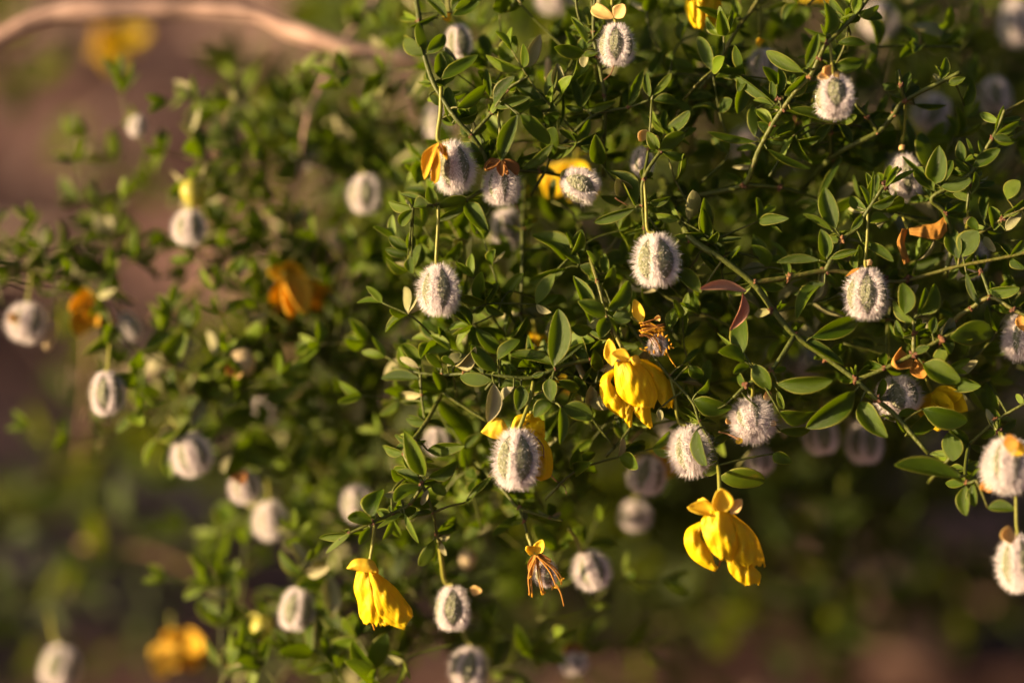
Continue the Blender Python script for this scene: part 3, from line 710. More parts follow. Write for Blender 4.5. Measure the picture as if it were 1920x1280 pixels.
def fruit(label, x, y, wpx_, hpx, d, ang=0.0, tilt=0.0, spin=0.0, var=0, stalk=None, style=None, sepals=(), group='furry seed capsules', rstalk=3.4):
    """x, y: centre; wpx_/hpx: size with fur; ang: image tilt of the axis (tip swings right when positive)"""
    s = px(wpx_ * 1.02, d) / 2 / 1.27
    sz = px(hpx * 0.97, d) / 2 / (1.12 + 0.24) / s
    c = P(x, y, d)
    down = (-UP * math.cos(ang) + RIGHT * math.sin(ang)) * math.cos(tilt) - FWD * math.sin(tilt)
    up = -down.normalized()
    tocam = (CAM - c).normalized()
    fx = (tocam - up * tocam.dot(up)).normalized()
    fy = up.cross(fx)
    rot = Matrix((fx, fy, up)).transposed()
    m3 = rot @ Matrix.Rotation(spin, 3, 'Z') @ Matrix.Diagonal((s, s, s * sz))
    mt = m3.to_4x4(); mt.translation = c
    KEEP.append((x, y, max(wpx_, hpx) * 0.5, DM(d)))
    top = c + up * s * sz * 1.12
    ro = root('seed_capsule', label, 'seed capsule', top, group)
    b, f = CAPS[var]
    bo = link('capsule_body', b, ro, mt)
    fu = sub('fur', f, bo, ro, mt); fu['kind'] = 'stuff'
    mr = (rot @ Matrix.Rotation(spin, 3, 'Z') @ Matrix.Scale(s, 3)).to_4x4(); mr.translation = top + up * s * 0.05
    link('receptacle', RECEPT, ro, mr)
    if stalk:
        pts = [P(*q) if len(q) == 3 else P(q[0], q[1], d) for q in stalk] + [top + up * s * 0.18]
        cc = catmull(pts, 6); n = len(cc)
        rad = [px(rstalk, d) * (0.85 + 0.15 * (i / n) + 0.5 * max(0, (i / n - 0.86)) / 0.14) for i in range(n)]
        v_, f_ = tube(cc, rad, 8)
        link('stalk', mesh_from('stalk', v_, f_, M['stalk']), ro)
    if style:
        bot = c - up * s * sz * 1.05
        pts = [bot] + [P(q[0], q[1], d) for q in style]
        cc = catmull(pts, 5)
        v_, f_ = tube(cc, [px(1.5, d) * (1 - 0.5 * i / len(cc)) for i in range(len(cc))], 5)
        sub('style', mesh_from('style', v_, f_, M['style']), bo, ro)
    for sp in sepals:
        put_sepal(ro, *sp)
    return ro, top
fr = fruit
fr('furry capsule with a narrow green face hanging on a long straight stalk left of centre', 824, 543, 84, 106, 0, 0.02, 0.1, R(16), 0, [(822, 385, 0), (821, 430, 0), (818, 488, 0)], [(831, 606), (845, 626)], rstalk=3.6)
fr('large furry capsule with a dark seam between two green faces above the crumpled yellow flower', 1231, 487, 96, 108, 0, 0.06, 0.0, R(30), 1, [(1208, 338, 0), (1211, 380, 0), (1214, 430, 0)], None)
fr('furry capsule with one green lens face right of the thick diagonal stem', 1625, 551, 90, 104, 1, 0.0, 0.05, R(4), 1, [(1627, 398, 1), (1626, 450, 1), (1622, 490, 1)], None,
   [('sepal', 3, (1628, 492), (1646, 470), 16, 0, 0.4), ('orange', 0, (1612, 502), (1584, 524), 10, -0.5, 1.0)], rstalk=3.3)
fr('tall furry capsule in front of yellow petals at lower centre', 969, 860, 96, 122, -2, -0.04, 0.08, R(24), 1, [(1000, 715, 0), (993, 750, -1), (978, 792, -2)], [(985, 926), (1003, 938), (1008, 952)], rstalk=4)
fr('furry capsule under two cream sepals at the top edge', 1155, 84, 76, 86, 2, 0.0, 0.05, R(0), 1, [(1148, -20, 3), (1148, 15, 2)], [(1154, 128), (1148, 142), (1135, 153)],
   [('sepal', 2, (1150, 34), (1106, 8), 26, 1, 0.2), ('sepal', 0, (1152, 34), (1176, 8), 28, 1, -0.2)])
fr('spiky furry capsule with curled ring sepals on top in the upper right', 1565, 181, 84, 88, -4, 0.0, 0.35, R(8), 3, [(1556, 78, -4), (1560, 120, -4)], [(1570, 222), (1580, 220)],
   [('sepal', 1, (1560, 140), (1522, 130), 26, -5, 0.3), ('sepal', 3, (1568, 142), (1588, 128), 18, -5, -0.2), ('sepal', 0, (1556, 142), (1530, 152), 20, -6, 0.6)])
fr('slightly blurred furry capsule below a yellow sepal at top centre left', 862, 80, 58, 76, 12, 0.1, 0.0, R(20), 1, [(838, -20, 12), (842, 25, 12)], None, [('sepaly', 1, (846, 38), (816, 32), 20, 10, 0.2)])
fr('sunlit furry capsule with golden dried petals clinging to its left side', 850, 313, 84, 108, 1, 0.12, 0.05, R(-30), 0, [(827, 162, 1), (826, 210, 1), (821, 262, 1)], None,
   [('gold', 4, (822, 268), (797, 338), 26, -3, 0.5), ('gold', 1, (826, 268), (846, 330), 14, -4.5, -0.4), ('gold', 2, (820, 275), (812, 352), 18, -4, 0.2), ('brown', 1, (824, 268), (840, 310), 10, -5, 0.3)], rstalk=4.5)
fr('furry capsule capped with withered brown petals beside the golden one', 940, 348, 72, 84, 2, 0.05, 0.1, R(15), 4, [(934, 210, 1), (938, 260, 1), (938, 297, 2)], [(948, 395), (956, 412)],
   [('brown', 0, (938, 300), (905, 322), 22, -1, 0.5), ('brown', 2, (940, 300), (978, 325), 24, -1, -0.6), ('orange', 1, (930, 306), (890, 336), 16, -1, 0.1), ('brown', 4, (940, 302), (942, 332), 16, -2, 0.0), ('brown', 1, (944, 302), (972, 346), 16, -1, 0.7)])
fr('furry capsule lying sideways in front of a blurred yellow flower', 1087, 347, 76, 80, 2, 1.15, 0.0, R(10), 3, [(1100, 318, 6), (1070, 318, 4), (1056, 323, 2)], [(1122, 365), (1138, 374)])
fr('blurred furry capsule under an amber sepal left of the pale slanted twig', 1432, 120, 58, 62, 12, -0.2, 0.2, R(36), 2, [(1424, 0, 10), (1424, 50, 10), (1424, 82, 11)], None, [('sepaly', 1, (1424, 88), (1410, 64), 20, 10, 0.5)])
fr('half hidden furry capsule behind a leafy stem right of top centre', 1205, 303, 44, 62, 7, 0, 0, R(30), 2, [(1223, 190, 4), (1223, 240, 5), (1212, 268, 7)], None, [('sepal', 0, (1212, 262), (1195, 246), 26, 4, 0.2), ('sepal', 3, (1230, 262), (1248, 242), 24, 4, -0.2)])
fr('blurred furry capsule at the top edge right of the upright leafy stem', 1650, 36, 74, 78, 30, -0.3, 0.1, R(20), 0, [(1655, -40, 30), (1652, -15, 30)])
fr('blurred furry capsule with a white rim right of the spiky one', 1748, 212, 76, 78, 25, -0.5, 0.1, R(10), 1, [(1760, 140, 26), (1755, 165, 25)])
fr('blurred furry capsule with a green face near the upper right edge', 1866, 178, 66, 72, 25, 0.1, 0.1, R(6), 1, [(1868, 110, 26), (1867, 135, 25)])
fr('furry capsule half hidden behind broad leaves below a curled amber sepal', 1698, 332, 70, 96, 8, 0.1, 0, R(10), 0, [(1698, 190, 4), (1696, 240, 6), (1690, 275, 8)], None, [('sepal', 3, (1690, 278), (1674, 262), 18, 6, 0.4)])
fr('pinkish blurred capsule deep between the upright stems', 1402, 270, 62, 66, 32, 0.2, 0.2, R(36), 2, [(1404, 200, 34), (1403, 230, 32)])
fr('furry capsule behind the leaf pair at the right edge near an orange petal', 1812, 480, 76, 90, 8, 0.1, 0.1, R(36), 2, [(1815, 395, 3), (1813, 425, 6)], None, [('sepal', 3, (1812, 415), (1792, 396), 20, 4, 0.3), ('sepal', 3, (1816, 415), (1834, 390), 20, 4, -0.3)])
fr('furry capsule with a green face tucked under an orange withered petal', 1684, 742, 92, 84, 4, 0.3, 0.15, R(-4), 1, [(1664, 600, 8), (1666, 650, 7), (1668, 690, 5)], None, [('orange', 1, (1712, 672), (1640, 712), 44, -1, 0.2), ('orange', 0, (1716, 674), (1738, 712), 36, 0, 0.2)])
fr('grey furry capsule seen end on with tiny cream sepals around it', 1410, 787, 88, 92, 2, 0.1, 0.75, R(20), 4, [(1411, 680, 0), (1411, 715, 0), (1411, 740, 1)], [(1395, 802), (1375, 796)], [('sepal', 1, (1370, 790), (1356, 800), 14, 0, 0.3), ('sepaly', 0, (1392, 822), (1380, 834), 14, 0, 0.3), ('sepal', 0, (1444, 790), (1458, 796), 12, 0, 0.2), ('sepal', 2, (1432, 748), (1450, 738), 20, 1, 0.3)])
fr('grey furry capsule with a leaf across it above the lower right flower', 1296, 845, 84, 104, 2, 0.2, 0.05, R(30), 2, [(1257, 708, 1), (1266, 745, 1), (1271, 788, 2)], None, rstalk=3.5)
fr('blurred furry capsule beside a yellow petal right of lower centre', 1212, 890, 76, 82, 16, -0.25, 0.1, R(-14), 0, [(1170, 800, 14), (1178, 830, 15), (1190, 850, 16)], None, [('sepaly', 0, (1190, 862), (1172, 858), 18, 14, 0.2)])
fr('small blurred capsule hanging below the one beside a yellow petal', 1192, 965, 60, 62, 30, 0.1, 0.1, R(20), 2, [(1194, 905, 32), (1193, 930, 30)])
fr('blurred furry capsule below the thick stem, left one of a neighbouring pair', 1541, 815, 72, 78, 18, 0.1, 0.05, R(10), 1, [(1540, 740, 16), (1541, 770, 18)])
fr('blurred furry capsule below the thick stem, right one of a neighbouring pair', 1622, 828, 74, 86, 22, 0.0, 0.05, R(28), 1, [(1625, 745, 22), (1623, 780, 22)])
fr('large furry capsule with orange remains at the right edge', 1888, 872, 98, 112, -10, -0.1, 0.3, R(30), 4, [(1878, 812, -6), (1882, 820, -9)], None, [('orange', 0, (1880, 830), (1912, 828), 34, -14, 0.2), ('orange', 2, (1850, 900), (1845, 925), 26, -9, 0.4), ('sepaly', 0, (1895, 832), (1925, 850), 30, -13, 0.1)])
fr('furry capsule cut by the lower right edge below a cream sepal', 1912, 1056, 90, 118, -10, 0.1, 0.1, R(24), 0, [(1905, 930, -10), (1906, 980, -10), (1908, 998, -10)], None, [('sepal', 0, (1905, 1004), (1868, 1006), 34, -12, 0.2)])
fr('furry capsule with brown dried bits cut by the right edge', 1916, 632, 74, 96, 3, -0.1, 0.1, R(-20), 2, [(1912, 560, 2), (1913, 580, 3)], None, [('orange', 0, (1912, 588), (1925, 625), 26, 0, 0.1)])
fr('blurred furry capsule on a bright stalk at the bottom centre left', 849, 1139, 78, 90, 9, 0.0, 0.05, R(2), 3, [(822, 1010, 6), (828, 1050, 7), (834, 1088, 9)], None, [('sepal', 0, (880, 1105), (908, 1106), 20, 9, 0.2)], rstalk=5)
fr('blurred furry capsule with a green oval cut by the bottom edge', 879, 1250, 80, 84, 17, -0.2, 0.05, R(2), 1, [(868, 1170, 17), (872, 1195, 17)])
fr('blurred white capsule right of the withered flower near the bottom', 1109, 1068, 72, 82, 14, 0.3, 0.1, R(36), 2, [(1066, 990, 8), (1080, 1010, 10), (1088, 1030, 13)], rstalk=4.5)
fr('faint pink capsule under brown remains at the bottom edge', 1075, 1242, 54, 48, 26, 0.2, 0.2, R(30), 2, [(1078, 1190, 28), (1077, 1210, 26)], None, [('brown', 0, (1072, 1222), (1058, 1206), 26, 24, 0.2), ('brown', 2, (1078, 1222), (1092, 1212), 22, 24, 0.2)])
fr('dim furry capsule behind the drooping sprig of the left flower', 672, 942, 66, 74, 24, 0.1, 0, R(8), 1, [(680, 870, 26), (676, 900, 24)])
fr('blurred furry capsule with a greenish half left of the lower left flower', 556, 1141, 74, 86, 18, -0.15, 0.05, R(-24), 1, [(588, 1075, 24), (570, 1085, 20), (560, 1095, 18)])
fr('blurred capsule with a bright white rim hanging low on the far left', 200, 737, 72, 88, 15, 0.05, 0.05, R(-16), 1, [(208, 620, 18), (205, 660, 16), (203, 690, 15)], [(194, 786), (192, 800)])
fr('bright white blurred capsule on the left half below the middle', 359, 852, 80, 86, 19, 0.3, 0.05, R(36), 2, [(310, 770, 20), (328, 795, 19), (340, 810, 19)])
fr('blurred capsule with a brown dried top below the bright white one', 459, 912, 62, 66, 23, 0.3, 0.1, R(30), 2, [(436, 830, 24), (446, 860, 23), (450, 875, 23)], None, [('brown', 0, (452, 882), (458, 912), 26, 19, 0.3), ('orange', 1, (448, 884), (434, 916), 20, 20, 0.3)])
fr('lowest blurred white capsule of the left group', 507, 975, 66, 78, 27, 0.15, 0.05, R(30), 2, [(500, 900, 28), (504, 930, 27)])
fr('blurred white capsule directly under the yellow green bud', 355, 426, 68, 72, 21, 0.0, 0.1, R(30), 0, [(360, 380, 22), (358, 392, 21)])
fr('blurred greyish capsule left of the forked branch', 686, 363, 72, 78, 24, 0.0, 0.05, R(4), 1, [(672, 290, 28), (678, 320, 25)])
fr('blurred capsule at the left edge with a bright lower tip', 50, 604, 78, 78, 23, -0.2, 0.3, R(30), 2, [(60, 510, 24), (55, 545, 23), (52, 565, 23)], None, [('sepal', 0, (34, 590), (18, 606), 24, 21, 0.2)])
fr('small elongated blurred capsule beside the withered orange flower at left', 240, 612, 42, 62, 25, 0.3, 0.05, R(36), 2, [(215, 565, 24), (226, 578, 25)])
fr('dim small capsule inside the tall blurred column', 502, 762, 54, 62, 34, 0.0, 0.1, R(36), 2, [(505, 700, 34), (503, 725, 34)])
fr('pale blurred capsule behind leaves below the brown capped capsule', 951, 428, 62, 80, 17, 0.05, 0.05, R(36), 2, [(960, 350, 16), (955, 380, 17)])
fr('blurred capsule cut by the top edge at centre', 1042, -2, 74, 64, 28, 0.0, 0.1, R(36), 2, [(1042, -60, 28), (1042, -40, 28)])
fr('blurred capsule at the lower left corner with a dark leaf over it', 112, 1248, 80, 86, 38, -0.3, 0.05, R(-20), 1, [(92, 1150, 44), (98, 1180, 40), (104, 1200, 38)])
fr('dim capsule half behind the golden one at top centre left', 822, 228, 58, 74, 28, 0.1, 0.05, R(10), 1, [(815, 150, 30), (818, 185, 28)])
fr('small dim capsule right of the drooping sprig', 820, 826, 50, 56, 17, 0.05, 0.05, R(10), 2, [(799, 795, 8), (806, 798, 14)])
fr('small pale capsule under the leaves beside the end on one', 1425, 864, 52, 54, 19, 0.0, 0.1, R(36), 2, [(1425, 800, 18), (1425, 830, 19)])
fr('dim lilac capsule behind the thick diagonal stem', 1502, 682, 74, 74, 30, 0.2, 0.1, R(36), 2, [(1500, 600, 30), (1500, 640, 30)])
fr('small pale capsule beside the upright young leaf pair at far left', 256, 236, 34, 42, 27, -0.1, 0.1, R(36), 2, [(240, 215, 27), (248, 216, 27)])
fr('blurred pale capsule cut by the top right corner', 1905, 42, 60, 96, 34, 0.0, 0.1, R(30), 2, [(1906, -30, 36), (1906, -10, 34)])
fr('small blurred pale capsule left of the grey one by the forked branch', 575, 292, 46, 50, 34, 0.2, 0.1, R(30), 2, [(562, 300, 28), (566, 270, 33)])
fr('dim grey capsule below the crumpled yellow flower', 1255, 805, 40, 50, 30, 0.0, 0.1, R(30), 2, [(1256, 740, 30), (1256, 775, 30)])

# buds
def bud_mesh(name, mat, seed):
    vv, ff = [], []
    nT, nP = 14, 20
    for i in range(nT + 1):
        t = i / nT; th = math.pi * (0.02 + 0.96 * t)
        for j in range(nP):
            ph = 2 * math.pi * j / nP
            lob = 1 + 0.05 * abs(math.cos(2 * ph + seed + t * 0.8)) ** 3
            r_ = math.sin(th) ** 0.9 * lob * (1 - 0.18 * t)
            vv.append((r_ * math.cos(ph), r_ * math.sin(ph), math.cos(th) * 1.12))
    ff = [(i * nP + j, (i + 1) * nP + j, (i + 1) * nP + (j + 1) % nP, i * nP + (j + 1) % nP) for i in range(nT) for j in range(nP)]
    return mesh_from(name, vv, ff, mat)
BUDG = bud_mesh('bud_body', M['budgreen'], 0.2); BUDC = bud_mesh('bud_body', M['budcream'], 1.0)
def bud(label, x, y, w_, h_, d, me, stalk, ang=0.0, sep=()):
    c = P(x, y, d); down = -UP * math.cos(ang) + RIGHT * math.sin(ang); up = -down
    fx = RIGHT.copy(); fx = (fx - up * fx.dot(up)).normalized(); fy = up.cross(fx)
    s = px(w_, d) / 2
    mt = (Matrix((fx, fy, up)).transposed() @ Matrix.Diagonal((s, s, px(h_, d) / 2 / 1.12))).to_4x4(); mt.translation = c
    top = c + up * px(h_, d) / 2
    ro = root('flower_bud', label, 'bud', top, 'rounded buds')
    link('bud_body', me, ro, mt)
    pts = [P(*q) for q in stalk] + [top - up * s * 0.1]
    v_, f_ = tube(catmull(pts, 5), px(3.2, d), 7); link('stalk', mesh_from('stalk', v_, f_, M['stalk']), ro)
    for q in sep: put_sepal(ro, *q)
bud('yellow green rounded bud on the blurred branch above a white capsule', 362, 362, 50, 54, 20, BUDG, [(385, 318, 25), (372, 330, 21)], 0.35)
bud('yellow green rounded bud at the bottom beside the blurred greenish capsule', 492, 1178, 46, 50, 20, BUDG, [(455, 1165, 23), (475, 1150, 21)], 0.1)
bud('cream rounded bud with an orange scale at middle left', 455, 680, 56, 54, 20, BUDC, [(420, 615, 21), (432, 638, 20)], 0.3, [('orange', 0, (440, 690), (425, 704), 22, 17, 0.2), ('sepal', 1, (448, 700), (456, 712), 18, 17, 0.2)])
bud('cream blurred bud between the leaf clumps left of the centre capsule', 630, 455, 34, 60, 32, BUDC, [(640, 400, 34), (634, 420, 32)], 0.2)
bud('small cream bud near the bottom right of the lower left flower', 877, 1048, 34, 36, 24, BUDC, [(880, 1005, 26), (878, 1025, 24)], 0.0)
bud('thin pale unopened bud standing above the leaves at top centre', 1028, 132, 16, 50, 10, BUDC, [(1024, 190, 12), (1026, 175, 10)], math.pi)
bud('slim tan bud hanging by the left edge', 95, 628, 22, 62, 24, BUDC, [(108, 560, 24), (104, 588, 24)], -0.3)
bud('tan elongated bud below the left branch', 320, 655, 28, 48, 20, BUDC, [(345, 610, 22), (335, 622, 20)], -0.5)

# ------------------------------------------------------------------ flowers
def loft(name, left, right, d_left, d_right, bulge, mat, parent, n=26, m_=22, thick=0.00006, seed=0, rough=1.0, ragged=0.0):
    """petal through two edges (pixel pairs), arched towards the camera by `bulge` mm; both faces built"""
    def res(pts, dd):
        c = catmull([Vector((q[0], q[1], dd)) for q in pts], 8)
        out = []
        for i in range(n + 1):
            f = i / n * (len(c) - 1); k = min(int(f), len(c) - 2); out.append(c[k].lerp(c[k + 1], f - k))
        return out
    A, B = res(left, d_left), res(right, d_right)
    g = []
    for i in range(n + 1):
        row = []
        for j in range(m_ + 1):
            s = j / m_; q = A[i].lerp(B[i], s)
            arch = math.sin(math.pi * s) * bulge * (0.45 + 0.55 * math.sin(math.pi * min(1, i / n + 0.08)))
            wr = mnoise.noise(Vector((q.x * 0.09 + seed, q.y * 0.03, seed))) * 0.6 * rough + (0.5 - abs(mnoise.noise(Vector((q.x * 0.16 + seed + (q.y - A[0].y) * 0.05, q.y * 0.035, 7))))) * 0.32 * rough + mnoise.noise(Vector((q.x * 0.3 + seed, q.y * 0.25, 4))) * 0.07 * rough
            yy = q.y
            if ragged and i > n - 3: yy += (mnoise.noise(Vector((q.x * 0.25, seed, 2))) + 0.6 * mnoise.noise(Vector((q.x * 0.7, seed, 5)))) * ragged * (1 if i == n else 0.5)
            row.append(P(q.x, yy, q.z - arch + wr))
        g.append(row)
    front = [p for r_ in g for p in r_]; w_ = m_ + 1
    nor = []
    for i in range(n + 1):
        for j in range(w_):
            du = g[min(i + 1, n)][j] - g[max(i - 1, 0)][j]; dv = g[i][min(j + 1, m_)] - g[i][max(j - 1, 0)]
            nn = du.cross(dv); nor.append(nn.normalized() if nn.length > 1e-12 else -FWD)
    vv = [p + q * thick for p, q in zip(front, nor)] + [p - q * thick for p, q in zip(front, nor)]
    h_ = w_ * (n + 1); ff = []
    for i in range(n):
        for j in range(m_):
            a = i * w_ + j
            ff.append((a, a + w_, a + w_ + 1, a + 1)); ff.append((h_ + a, h_ + a + 1, h_ + a + w_ + 1, h_ + a + w_))
        a = i * w_; ff.append((a, h_ + a, h_ + a + w_, a + w_)); b = a + m_; ff.append((b, b + w_, h_ + b + w_, h_ + b))
    for j in range(m_):
        a = n * w_ + j; ff.append((a, h_ + a, h_ + a + 1, a + 1)); a = j; ff.append((a, a + 1, h_ + a + 1, h_ + a))
    ac = [j / m_ for i in range(n + 1) for j in range(w_)] * 2; al = [i / n for i in range(n + 1) for j in range(w_)] * 2
    ac = [q + seed * 3.1 for q in ac]
    return link(name, mesh_from(name, vv, ff, mat, attrs={'across': ac, 'along': al}), parent)
def line(name, pts, d, r0, r1, mat, parent):
    cc = catmull([P(q[0], q[1], d if len(q) < 3 else q[2]) for q in pts], 6); n = len(cc)
    v_, f_ = tube(cc, [px(r0, d) + (px(r1, d) - px(r0, d)) * i / (n - 1) for i in range(n)], 7)
    return link(name, mesh_from(name, v_, f_, mat), parent)
def crop(ox, oy, s): return lambda *pp: [(ox + a / s, oy + b / s) for a, b in pp]
GF = 'yellow flowers'
# crumpled flower at the centre
f1 = root('yellow_flower', 'crumpled yellow flower in focus right of centre with sepals folded back', 'flower', P(1180, 672, -3), GF)
A_ = crop(1080, 560, 4.923)
Y = M['petal']
loft('petal', A_((480, 555), (620, 680), (715, 850), (755, 930), (800, 1000)), A_((650, 560), (785, 650), (862, 760), (902, 880), (892, 1003)), 0.2, 2.2, 1.2, Y, f1, seed=2, ragged=5)
loft('petal', A_((352, 640), (238, 725), (222, 870), (285, 1000), (425, 1100)), A_((358, 690), (318, 765), (372, 835), (440, 950), (445, 1095)), 0.6, -0.2, 1.3, Y, f1, seed=3)
loft('petal', A_((430, 900), (438, 1080), (490, 1190)), A_((540, 930), (520, 1080), (512, 1185)), 0.2, 0.4, 0.6, Y, f1, seed=4)
loft('petal', A_((512, 985), (560, 1085), (680, 1198)), A_((685, 990), (692, 1080), (705, 1180)), 0.2, 0.8, 0.8, Y, f1, seed=5, ragged=4)
loft('petal', A_((362, 585), (352, 700), (368, 830), (430, 925), (540, 995)), A_((520, 562), (645, 640), (725, 760), (758, 890), (715, 1005)), -0.8, -0.6, 2.2, Y, f1, seed=1, ragged=4)
put_sepal(f1, 'sepaly', 0, A_((335, 620))[0], A_((325, 325))[0], 27, -2, -0.3)
put_sepal(f1, 'sepaly', 4, A_((490, 570))[0], A_((320, 500))[0], 24, -3.5, 0.2)
put_sepal(f1, 'sepaly', 3, A_((540, 570))[0], A_((590, 370))[0], 26, -2, 0.2)
put_sepal(f1, 'sepaly', 0, A_((420, 575))[0], A_((470, 470))[0], 30, -1.5, 0.0)
line('stalk', [(1137, 592, -1), (1150, 620, -1), (1165, 650, -1.5), (1178, 672, -2)], -1, 3.2, 3.8, M['stalk'], f1)
# lower right flower
f2 = root('yellow_flower', 'bright yellow hanging flower at lower right against the dark background', 'flower', P(1346, 945, -6), GF)
B_ = crop(1260, 880, 5.565)
D2 = -6
loft('petal', B_((560, 440), (620, 560), (615, 750), (600, 920), (660, 1010)), B_((640, 465), (805, 600), (895, 720), (945, 860), (978, 1000)), D2, D2 + 2.5, 1.6, Y, f2, seed=12, ragged=12)
loft('petal', B_((570, 930), (600, 1060), (680, 1150), (765, 1205)), B_((780, 940), (870, 1030), (925, 1090), (915, 1185)), D2 + 0.4, D2 + 1.8, 1.0, Y, f2, seed=13, ragged=6)
loft('petal', B_((295, 540), (158, 620), (128, 760), (188, 900), (300, 995), (450, 1065)), B_((330, 560), (292, 690), (360, 800), (420, 900), (445, 980), (485, 1020)), D2 + 1.5, D2 + 0.4, 1.4, Y, f2, seed=14)
loft('petal', B_((400, 430), (305, 530), (325, 680), (400, 840), (500, 930)), B_((570, 440), (640, 560), (680, 700), (680, 850), (620, 960)), D2 - 0.6, D2 - 0.4, 2.0, Y, f2, seed=11, ragged=8, rough=1.6)
put_sepal(f2, 'sepaly', 4, B_((440, 470))[0], B_((155, 400))[0], 30, D2 - 1, 0.3)
put_sepal(f2, 'sepaly', 0, B_((540, 460))[0], B_((500, 145))[0], 42, D2 - 0.5, 0.1)
put_sepal(f2, 'sepal', 0, B_((610, 460))[0], B_((765, 300))[0], 24, D2, -0.3)
put_sepal(f2, 'sepaly', 2, B_((450, 460))[0], B_((260, 290))[0], 24, D2 + 0.3, 0.1)
line('stalk', [(1346, 872, 0), (1348, 890, -3), (1350, 930, -5)], -3, 3.6, 4.2, M['stalk'], f2)
line('style', [B_((520, 900))[0], B_((490, 1010))[0]], D2 + 1.5, 2, 1.4, M['brown'], f2)
# lower left flower
f3 = root('yellow_flower', 'folded yellow flower with a domed sepal hanging at lower left of centre', 'flower', P(694, 1068, -3), GF)
C_ = crop(640, 850, SCL)
loft('petal', C_((85, 655), (70, 750), (92, 830), (100, 900), (125, 945)), C_((165, 660), (205, 740), (235, 830), (270, 900), (300, 962)), -2.0, -3.4, 1.0, Y, f3, seed=22, ragged=10)
loft('petal', C_((120, 660), (150, 760), (190, 850), (240, 900), (300, 950)), C_((200, 665), (290, 735), (345, 800), (385, 860), (392, 905)), -1.4, -0.6, 1.0, Y, f3, seed=24, ragged=8)
loft('petal', C_((155, 660), (172, 760), (190, 850), (225, 915), (280, 958), (350, 980)), C_((185, 662), (275, 728), (338, 795), (375, 840), (394, 868), (400, 900)), -3.8, -1.6, 1.5, Y, f3, seed=21, ragged=8)
loft('sepal', C_((30, 640), (70, 592), (130, 585), (180, 600), (205, 655)), C_((50, 645), (85, 650), (130, 660), (165, 665), (190, 665)), -3.2, -3.6, 1.2, M['sepaly'], f3, seed=25, rough=0.3)
put_sepal(f3, 'sepaly', 0, C_((180, 655))[0], C_((212, 640))[0], 14, -2.5, 0.2)
line('stalk', [(702, 980, -3), (700, 1010, -3), (693, 1055, -3)], -3, 3.0, 3.4, M['stalk'], f3)
line('style', [C_((165, 920))[0], C_((186, 985))[0]], -2.5, 1.8, 1.2, M['anther'], f3)
# petals behind the tall furry capsule
f4 = root('yellow_flower', 'yellow petals spread behind the tall furry capsule', 'flower', P(985, 800, 2), GF)
E_ = crop(880, 740, 6.4)
loft('petal', E_((475, 440), (400, 300), (280, 285), (140, 445)), E_((480, 480), (420, 520), (310, 530), (160, 460)), 0, 0.5, 1.0, M['sepaly'], f4, seed=31, rough=0.4)
loft('petal', E_((490, 420), (560, 260), (700, 225), (800, 225)), E_((560, 440), (640, 370), (720, 350), (880, 320)), 2, 3, 1.0, Y, f4, seed=32, rough=0.6)
loft('petal', E_((640, 400), (700, 340), (790, 300), (900, 310)), E_((660, 440), (800, 500), (880, 540), (910, 500)), 2.5, 3, 1.2, Y, f4, seed=33, rough=0.6)
loft('petal', E_((640, 410), (800, 450), (920, 560), (995, 720), (985, 960), (860, 1035)), E_((600, 450), (740, 600), (800, 760), (820, 850), (800, 960), (760, 1000)), 2, 1.5, 1.6, Y, f4, seed=34, rough=0.8)
line('filament', E_((630, 405), (760, 480), (880, 610), (895, 760)), -0.6, 1.6, 1.0, M['style'], f4)
line('stalk', [(1000, 716, 1), (998, 760, 2), (988, 800, 2.5)], 1, 3, 3, M['stalk'], f4)

def simple_flower(label, x, y, r_, d, seed, kind='petal', spread=1.0, ang=0.0, n=5, name='yellow_flower', cat='flower', group=GF, stalk=None, sep=True):
    """five cupped petals round a centre, hanging by the angle"""
    r = random.Random(seed)
    ro = root(name, label, cat, P(x, y, d), group)
    for i in range(n):
        a = ang + (i - (n - 1) / 2) * 0.55 * spread + r.uniform(-0.15, 0.15)
        L = r_ * r.uniform(0.8, 1.15)
        put_sepal(ro, kind, r.choice((0, 2, 4, 1)), (x, y), (x + math.sin(a) * L, y + math.cos(a) * L), L * r.uniform(0.5, 0.75), d + r.uniform(-1, 1), r.uniform(-0.7, 0.7), d + r.uniform(-0.06, 0.06) * L)
    for i in range(5):
        a = ang + r.uniform(-0.6, 0.6) * spread
        line('stamen', [(x, y), (x + math.sin(a) * r_ * 0.3, y + math.cos(a) * r_ * 0.35), (x + math.sin(a) * r_ * 0.55, y + math.cos(a) * r_ * 0.6)], d - 1, 1.0, 0.9, M['anther'], ro)
    if sep:
        for i in range(3):
            a = ang + math.pi + (i - 1) * 1.0
            put_sepal(ro, 'sepaly', r.choice((0, 1)), (x, y), (x + math.sin(a) * r_ * 0.45, y + math.cos(a) * r_ * 0.4), r_ * 0.32, d, r.uniform(-.4, .4))
    if stalk: line('stalk', stalk + [(x, y, d)], d, 3, 3.4, M['stalk'], ro)
    return ro
simple_flower('blurred yellow flower behind the sideways capsule', 1078, 305, 92, 22, 41, spread=0.8, stalk=[(1090, 262, 10), (1082, 285, 18)], sep=False)
f7 = root('yellow_flower', 'bright blurred yellow flower at the top edge above the pale slanted twig', 'flower', P(1315, -30, 9), GF)
loft('petal', [(1300, -40), (1286, 0), (1288, 30), (1302, 52)], [(1330, -40), (1330, 0), (1322, 30), (1318, 56)], 9, 8, 1.4, Y, f7, seed=61, ragged=4)
loft('petal', [(1310, -40), (1318, 0), (1316, 30), (1322, 50)], [(1340, -40), (1352, 0), (1348, 30), (1338, 52)], 8, 10, 1.4, Y, f7, seed=62, ragged=4)
line('stalk', [(1320, -80, 10), (1318, -30, 9)], 9, 3, 3.4, M['stalk'], f7)
